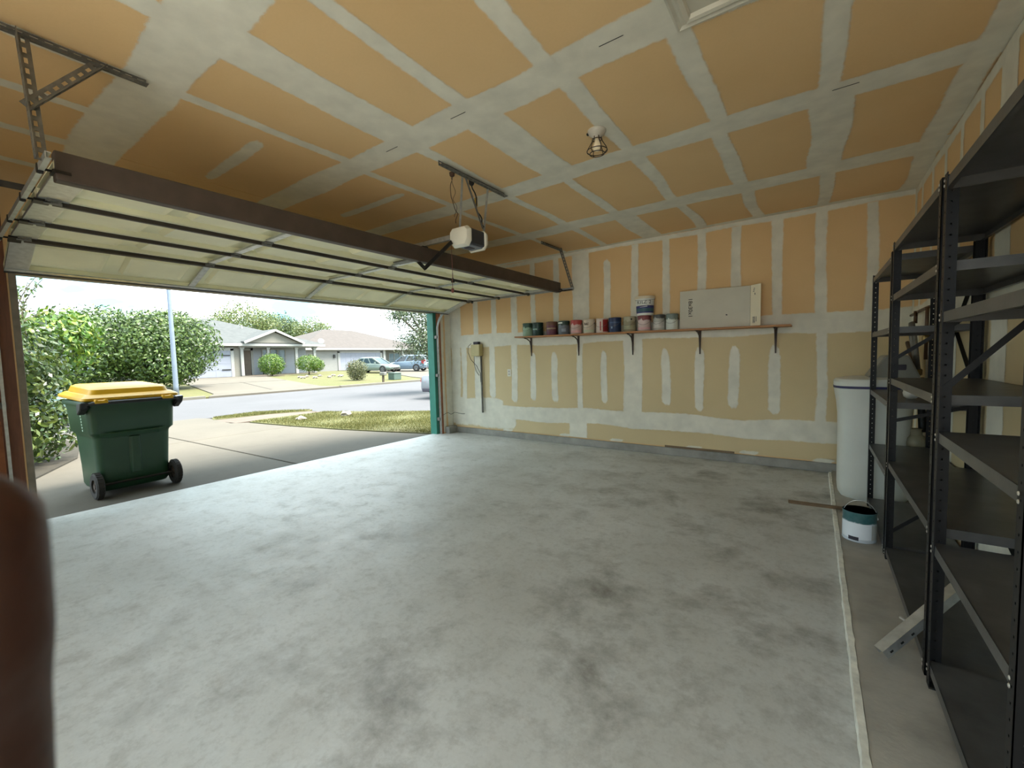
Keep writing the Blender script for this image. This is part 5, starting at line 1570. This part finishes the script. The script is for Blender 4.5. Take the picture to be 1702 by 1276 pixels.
def hip_roof(name, mat, parent, x0, x1, y0, y1, ze, ridge, th=0.14):
    """x1 is the street side; ridge = ((x,y,z),(x,y,z))"""
    A, B = ridge
    mb = MB()
    c = [(x1, y0, ze), (x1, y1, ze), (x0, y1, ze), (x0, y0, ze)]
    mb.add([*c, A, B], [(0, 1, 5, 4), (1, 2, 5), (2, 3, 4, 5), (3, 0, 4)])
    cb = [(p_[0], p_[1], p_[2] - th) for p_ in c]
    mb.add([*c, *cb], [(0, 4, 5, 1), (1, 5, 6, 2), (2, 6, 7, 3), (3, 7, 4, 0), (4, 7, 6, 5)])
    return mb.build(name, mat, parent)

def panel_door(parent, x, y0, y1, z0, z1, nrow, ncol):
    g = MB().box(x - 0.05, x + 0.02, y0, y1, z0, z1).build('overhead_door', m_gdoor, parent)
    hh, ww = (z1 - z0) / nrow, (y1 - y0) / ncol
    for i in range(nrow):
        for j in range(ncol):
            MB().box(x + 0.02, x + 0.03, y0 + j * ww + 0.012, y0 + (j + 1) * ww - 0.012, z0 + i * hh + 0.02, z0 + (i + 1) * hh - 0.02).build('door_panel', m_gdoor, g)
    return g

def house_window(parent, x, y0, y1, z0, z1, cols):
    f = MB().box(x, x + 0.05, y0 - 0.10, y1 + 0.10, z0 - 0.10, z0).box(x, x + 0.05, y0 - 0.10, y1 + 0.10, z1, z1 + 0.10)
    for j in range(cols + 1):
        yy = y0 + (y1 - y0) * j / cols
        f.box(x, x + 0.05, yy - 0.05, yy + 0.05, z0, z1)
    f.box(x, x + 0.04, y0, y1, (z0 + z1) / 2 - 0.02, (z0 + z1) / 2 + 0.02)
    w = f.build('window_frame', m_trimw, parent)
    for j in range(cols):
        a, b = y0 + (y1 - y0) * j / cols + 0.05, y0 + (y1 - y0) * (j + 1) / cols - 0.05
        for p_, q_ in ((z0, (z0 + z1) / 2 - 0.02), ((z0 + z1) / 2 + 0.02, z1)):
            MB().box(x + 0.005, x + 0.015, a, b, p_, q_).build('pane', m_glass, w)
    return w

HZ = 0.34
ha = thing('grey_house', 'single storey grey house with a front gable porch across the road', 'house', (-40, 14, HZ))
EZ = 2.86
MB().box(-49, -37.0, 9.2, 14.85, HZ - 0.3, EZ).build('wall', m_sid_a, ha)
MB().box(-49, -38.6, 14.85, 21.1, HZ - 0.3, EZ).build('wall', m_sid_blue, ha)
MB().box(-38.6, -36.8, 14.85, 21.1, HZ - 0.2, HZ + 0.06).build('porch_floor', m_drive, ha)
panel_door(ha, -36.98, 9.9, 14.2, HZ + 0.02, HZ + 2.05, 4, 4)
MB().box(-37.0, -36.93, 14.2, 14.42, HZ, HZ + 2.2).box(-37.0, -36.93, 9.7, 14.42, HZ + 2.05, HZ + 2.28).build('door_casing', m_trimw, ha)
for z in (HZ + 0.55, HZ + 1.65):
    MB().box(-36.93, -36.90, 13.55, 14.15, z, z + 0.07).build('strap_hinge', m_print, ha)
MB().box(-38.62, -38.52, 15.4, 16.3, HZ + 0.06, HZ + 2.1).build('front_door', m_front, ha)
MB().box(-38.6, -38.5, 15.2, 15.38, HZ, HZ + 2.3).box(-38.6, -38.5, 16.32, 16.5, HZ, HZ + 2.3).box(-38.6, -38.5, 15.2, 16.5, HZ + 2.1, HZ + 2.3).build('door_casing', m_trimw, ha)
house_window(ha, -38.6, 17.25, 19.2, HZ + 0.75, HZ + 2.15, 3)
for y in (14.98, 16.98, 19.32, 20.98):
    w_ = 0.11 if y < 16 or y > 19 else 0.09
    MB().box(-36.95 - w_, -36.95 + w_, y - w_, y + w_, HZ, EZ - 0.22).box(-36.95 - w_ * 1.4, -36.95 + w_ * 1.4, y - w_ * 1.4, y + w_ * 1.4, EZ - 0.36, EZ - 0.22).build('porch_post', m_trimw, ha, bevel=0.01)
MB().box(-37.1, -36.75, 14.7, 21.2, EZ - 0.22, EZ - 0.02).build('porch_beam', m_trimw, ha)
hip_roof('roof', m_roof_a, ha, -50, -36.45, 5.5, 21.75, EZ + 0.10, ((-43.2, 10.5, 5.35), (-43.2, 15.2, 5.35)), 0.2)
MB().box(-36.5, -36.40, 5.5, 21.75, EZ - 0.12, EZ + 0.08).build('gutter', m_trimw, ha)
gy0, gy1, gz, gx = 14.9, 19.7, EZ + 0.14, -36.42
gm = (gy0 + gy1) / 2
MB().add([(gx, gy0 + 0.2, gz), (gx, gy1 - 0.2, gz), (gx, gm, gz + 0.92), (gx - 0.1, gy0 + 0.2, gz), (gx - 0.1, gy1 - 0.2, gz), (gx - 0.1, gm, gz + 0.92)], [(0, 1, 2), (3, 5, 4), (0, 3, 4, 1), (1, 4, 5, 2), (2, 5, 3, 0)]).build('gable_wall', m_sid_a, ha)
for s, ya in ((-1, gy0), (1, gy1)):
    MB().hexa([(gx + 0.25, ya, gz - 0.02), (gx + 0.25, gm, gz + 1.02), (-42.5, gm, gz + 1.02), (-38.5, ya, gz - 0.02)], [(gx + 0.25, ya, gz + 0.10), (gx + 0.25, gm, gz + 1.14), (-42.5, gm, gz + 1.14), (-38.5, ya, gz + 0.10)]).build('gable_roof', m_roof_a, ha)
    MB().beam((gx + 0.28, ya, gz + 0.0), (gx + 0.28, gm, gz + 1.04), 0.06, 0.18).build('bargeboard', m_trimw, ha)
MB().tube([(-40.6, 16.6, 4.2), (-40.6, 16.6, 4.72)], 0.07, 8).build('vent_pipe', m_trimw, ha)
bn2 = thing('porch_bench', 'dark small bench on the porch behind the clipped shrub', 'bench', (-37.8, 17.6, HZ + 0.06))
MB().box(-38.1, -37.6, 17.0, 18.3, HZ + 0.48, HZ + 0.53).build('seat', m_dark_steel, bn2)
MB().box(-38.1, -38.05, 17.0, 18.3, HZ + 0.53, HZ + 0.9).build('backrest', m_dark_steel, bn2)
for x in (-38.06, -37.64):
    for y in (17.04, 18.26):
        MB().box(x - 0.03, x + 0.03, y - 0.03, y + 0.03, HZ + 0.06, HZ + 0.5).build('leg', m_dark_steel, bn2)

hb = thing('brown_roofed_house', 'pale house with a brown grey hip roof and wide garage door behind the parked cars', 'house', (-48, 30, 0.3))
EB = 2.70
MB().box(-56, -43.0, 23.4, 33.2, 0.0, EB).build('wall', m_sid_b, hb)
MB().box(-56, -45.0, 33.2, 40.0, 0.0, EB).build('wall', m_sid_b, hb)
panel_door(hb, -42.98, 27.35, 32.75, 0.30, 2.30, 4, 8)
MB().box(-43.0, -42.92, 27.1, 27.35, 0.3, 2.45).box(-43.0, -42.92, 32.75, 33.0, 0.3, 2.45).box(-43.0, -42.92, 27.1, 33.0, 2.30, 2.5).build('door_casing', m_trimw, hb)
MB().box(-43.1, -42.8, 33.1, 33.4, 0.3, EB).build('porch_post', m_trimw, hb)
MB().box(-43.1, -42.8, 36.0, 36.3, 0.3, EB).build('porch_post', m_trimw, hb)
MB().box(-45.02, -44.9, 33.6, 34.6, 0.35, 2.4).build('front_door', m_print_dark, hb)
house_window(hb, -45.0, 35.6, 38.2, 1.0, 2.2, 3)
hip_roof('roof', m_roof_b, hb, -57, -42.4, 22.6, 40.6, EB + 0.12, ((-49.5, 29.4, 5.35), (-49.5, 33.4, 5.35)), 0.2)
MB().box(-42.45, -42.35, 22.6, 40.6, EB - 0.1, EB + 0.1).build('gutter', m_trimw, hb)
MB().box(-43.0, -42.85, 26.55, 26.75, 1.75, 2.1).build('wall_lamp', m_print, hb)
dsh = thing('satellite_dish', 'white satellite dish on the corner of the brown roof', 'satellite dish', (-43.4, 25.3, 3.1))
MB().lathe([(0.0, 0.0), (0.18, 0.03), (0.32, 0.09), (0.33, 0.10), (0.18, 0.045), (0.0, 0.015)], 20, (-43.4, 25.3, 3.1)).build('dish', m_trimw, dsh, smooth=True, loc=(43.4 - 43.3 + 0.0, 0.1, 0.42), rot=(0.5, 1.0, 0.2))
MB().tube([(-43.4, 25.3, 3.0), (-43.4, 25.3, 3.45), (-43.3, 25.4, 3.55)], 0.03, 8).build('mast', m_trimw, dsh)
MB().tube([(-43.2, 25.4, 3.35), (-42.75, 25.5, 3.6)], 0.02, 6).build('feed_arm', m_trimw, dsh)

# ================================================================== cars
m_tire = simple('car_tyre', (34, 34, 36), 0.8, var=0.15)
m_rim = simple('car_rim', (111, 112, 115), 0.35, 0.7, var=0.1)
m_cglass = simple('car_glass', (38, 49, 55), 0.08, var=0.2)
m_red = simple('tail_lamp_red', (150, 30, 34), 0.3)
m_lampw = simple('head_lamp', (145, 148, 151), 0.15)
m_plate = simple('licence_plate', (130, 132, 130), 0.5)
def car(label, loc, rz, paint, length, width, height, suv):
    """x runs from the front (+) to the rear (-), built about its centre on the ground"""
    t = thing('car', label, 'car', (0, 0, 0), 0, None, local=True)
    L, W, H = length / 2, width / 2, height
    belt = H * (0.62 if suv else 0.60)
    st = [(-L, 0.80, 0.36, belt * 0.80), (-L * 0.96, 0.93, 0.26, belt * 0.96), (-L * 0.80, 0.99, 0.22, belt), (-L * 0.30, 1.0, 0.20, belt), (L * 0.30, 1.0, 0.20, belt * 0.97),
          (L * 0.52, 0.99, 0.20, belt * 0.90), (L * 0.86, 0.95, 0.22, belt * 0.76), (L * 0.97, 0.86, 0.27, belt * 0.66), (L, 0.72, 0.34, belt * 0.58)]
    rings = []
    for x, k, z0, z1 in st:
        w = W * k
        rings.append([(x, -w * 0.92, z0), (x, -w, z0 + 0.10), (x, -w * 1.0, (z0 + z1) / 2), (x, -w * 0.97, z1 - 0.06), (x, -w * 0.86, z1), (x, w * 0.86, z1), (x, w * 0.97, z1 - 0.06), (x, w, (z0 + z1) / 2), (x, w, z0 + 0.10), (x, w * 0.92, z0)])
    body = MB().loft(rings).build('body', paint, t, smooth=True, angle=0.7)
    r0, r1, rt0, rt1 = (-L * 0.95, L * 0.42, -L * 0.72, L * 0.06) if suv else (-L * 0.78, L * 0.50, -L * 0.40, L * 0.08)
    bz = belt - 0.03
    lo_ = [(r0, -W * 0.86, bz), (r1, -W * 0.84, bz * 0.97), (r1, W * 0.84, bz * 0.97), (r0, W * 0.86, bz)]
    md_ = [(rt0 - 0.06, -W * 0.74, H - 0.10), (rt1 + 0.08, -W * 0.74, H - 0.10), (rt1 + 0.08, W * 0.74, H - 0.10), (rt0 - 0.06, W * 0.74, H - 0.10)]
    up_ = [(rt0 + 0.15, -W * 0.62, H), (rt1 - 0.15, -W * 0.62, H), (rt1 - 0.15, W * 0.62, H), (rt0 + 0.15, W * 0.62, H)]
    MB().loft([lo_, md_]).build('glasshouse', m_cglass, t)
    MB().loft([[(p_[0], p_[1], p_[2] - 0.02) for p_ in md_], md_, up_]).build('roof', paint, t, smooth=True, angle=0.8)
    for a, b in zip(lo_, md_):
        MB().beam(a, b, 0.09, 0.09).build('pillar', paint, t)
    for s in (-1, 1):
        for f in (0.36, 0.66):
            a = Vector(lo_[0]).lerp(Vector(lo_[1]), f)
            b = Vector(md_[0]).lerp(Vector(md_[1]), f)
            MB().beam((a.x, s * abs(a.y) + s * 0.005, a.z), (b.x, s * abs(b.y) + s * 0.005, b.z), 0.07, 0.03, up=(0, s, 0)).build('pillar', paint, t)
    wr_ = 0.34 if suv else 0.31
    for x in (-L * 0.60, L * 0.64):
        for s in (-1, 1):
            w = MB().lathe([(wr_ * 0.6, -0.11), (wr_ * 0.95, -0.11), (wr_, -0.08), (wr_, 0.08), (wr_ * 0.95, 0.11), (wr_ * 0.6, 0.11), (wr_ * 0.6, -0.11)], 22, (x, s * (W - 0.08), wr_), axis='y', cap=False).build('wheel', m_tire, t, smooth=True, angle=0.5)
            rm = MB().lathe([(0.0, s * 0.095), (wr_ * 0.16, s * 0.10), (wr_ * 0.18, s * 0.085)], 12, (x, s * (W - 0.08), wr_), axis='y')
            for j in range(6):
                a = 2 * PI * j / 6
                rm.beam((x, s * (W + 0.005), wr_), (x + math.cos(a) * wr_ * 0.6, s * (W + 0.005), wr_ + math.sin(a) * wr_ * 0.6), 0.05, 0.03, up=(0, 1, 0))
            rm.lathe([(wr_ * 0.56, s * 0.08), (wr_ * 0.62, s * 0.10), (wr_ * 0.64, s * 0.08)], 22, (x, s * (W - 0.08), wr_), axis='y', cap=False)
            rm.build('rim', m_rim, w)
    for s in (-1, 1):
        MB().hexa([(L * 0.95, s * W * 0.50, belt * 0.50), (L * 0.90, s * W * 0.90, belt * 0.54), (L * 0.86, s * W * 0.88, belt * 0.54), (L * 0.90, s * W * 0.50, belt * 0.50)], [(L * 0.965, s * W * 0.52, belt * 0.66), (L * 0.90, s * W * 0.90, belt * 0.74), (L * 0.84, s * W * 0.88, belt * 0.74), (L * 0.90, s * W * 0.52, belt * 0.66)]).build('headlight', m_lampw, t)
        z0, z1 = (belt * 0.72, belt * 1.12) if suv else (belt * 0.70, belt * 0.90)
        MB().hexa([(-L * 1.005, s * W * 0.62, z0), (-L * 0.94, s * W * 1.01, z0), (-L * 0.86, s * W * 0.97, z0), (-L * 0.90, s * W * 0.62, z0)], [(-L * 0.975, s * W * 0.66, z1), (-L * 0.92, s * W * 1.0, z1), (-L * 0.82, s * W * 0.95, z1), (-L * 0.85, s * W * 0.66, z1)]).build('tail_light', m_red, t)
        MB().hexa([(L * 0.34, s * W * 0.98, belt), (L * 0.30, s * W * 0.98, belt), (L * 0.30, s * W * 1.16, belt + 0.02), (L * 0.34, s * W * 1.16, belt + 0.02)], [(L * 0.34, s * W * 0.98, belt + 0.10), (L * 0.30, s * W * 0.98, belt + 0.10), (L * 0.30, s * W * 1.16, belt + 0.12), (L * 0.34, s * W * 1.16, belt + 0.12)]).build('mirror', paint, t)
    MB().box(L * 0.975, L * 1.012, -W * 0.45, W * 0.45, belt * 0.36, belt * 0.50).build('grille', m_print, t, bevel=0.01)
    MB().box(-L * 1.012, -L * 0.96, -W * 0.16, W * 0.16, belt * 0.66, belt * 0.80).build('licence_plate', m_plate, t)
    MB().box(-L * 1.01, -L * 0.93, -W * 0.80, W * 0.80, 0.26, 0.38).build('rear_bumper', m_print_dark, t, bevel=0.02)
    t.location = loc
    t.rotation_euler = (0, 0, rz)
    return t
p_mint = simple('paint_mint', (111, 123, 118), 0.25, 0.2, var=0.03)
p_blue = simple('paint_blue_grey', (112, 128, 144), 0.25, 0.3, var=0.03)
p_white = simple('paint_white', (124, 127, 132), 0.25, var=0.03)
p_teal = simple('paint_aqua', (98, 120, 118), 0.25, 0.2, var=0.03)
car('pale mint sedan parked nose out behind the grey green shrub', (-31.5, 23.35, terr(-31.5) + 0.02), math.radians(18), p_mint, 4.4, 1.75, 1.36, False)
car('blue grey sport utility car parked with its tail to the road', (-31.0, 26.6, terr(-31.0) + 0.02), math.radians(205), p_blue, 4.2, 1.75, 1.50, True)
car('white car at the road, only its red lamp corner past the teal jamb', (-10.6, 12.35, -0.065), math.radians(97), p_white, 4.4, 1.75, 1.40, False)
car('pale aqua car half hidden behind the bush and the wheelie bin', (-15.4, 1.05, -0.065), math.radians(85), p_teal, 4.4, 1.75, 1.30, False)

mbx = thing('mailbox', 'small grey mailbox on a post at the far kerb', 'mailbox', (-21.2, 16.3, terr(-21.2)))
MB().box(-21.25, -21.15, 16.25, 16.35, terr(-21.2), terr(-21.2) + 0.42).build('post', m_bark, mbx)
MB().box(-21.40, -20.98, 16.18, 16.42, terr(-21.2) + 0.42, terr(-21.2) + 0.62).build('letter_box', m_galv_dull, mbx, bevel=0.03)
ub = thing('utility_box', 'dark green utility box low at the far kerb', 'utility box', (-22.6, 18.3, terr(-22.6)))
MB().box(-22.9, -22.3, 18.0, 18.6, terr(-22.6), terr(-22.6) + 0.42).build('cabinet', simple('utility_green', (64, 82, 74), 0.6, var=0.1), ub, bevel=0.02)
MB().box(-22.93, -22.27, 17.97, 18.63, terr(-22.6) + 0.42, terr(-22.6) + 0.47).build('lid', simple('utility_green_lid', (74, 92, 84), 0.6, var=0.1), ub, bevel=0.02)
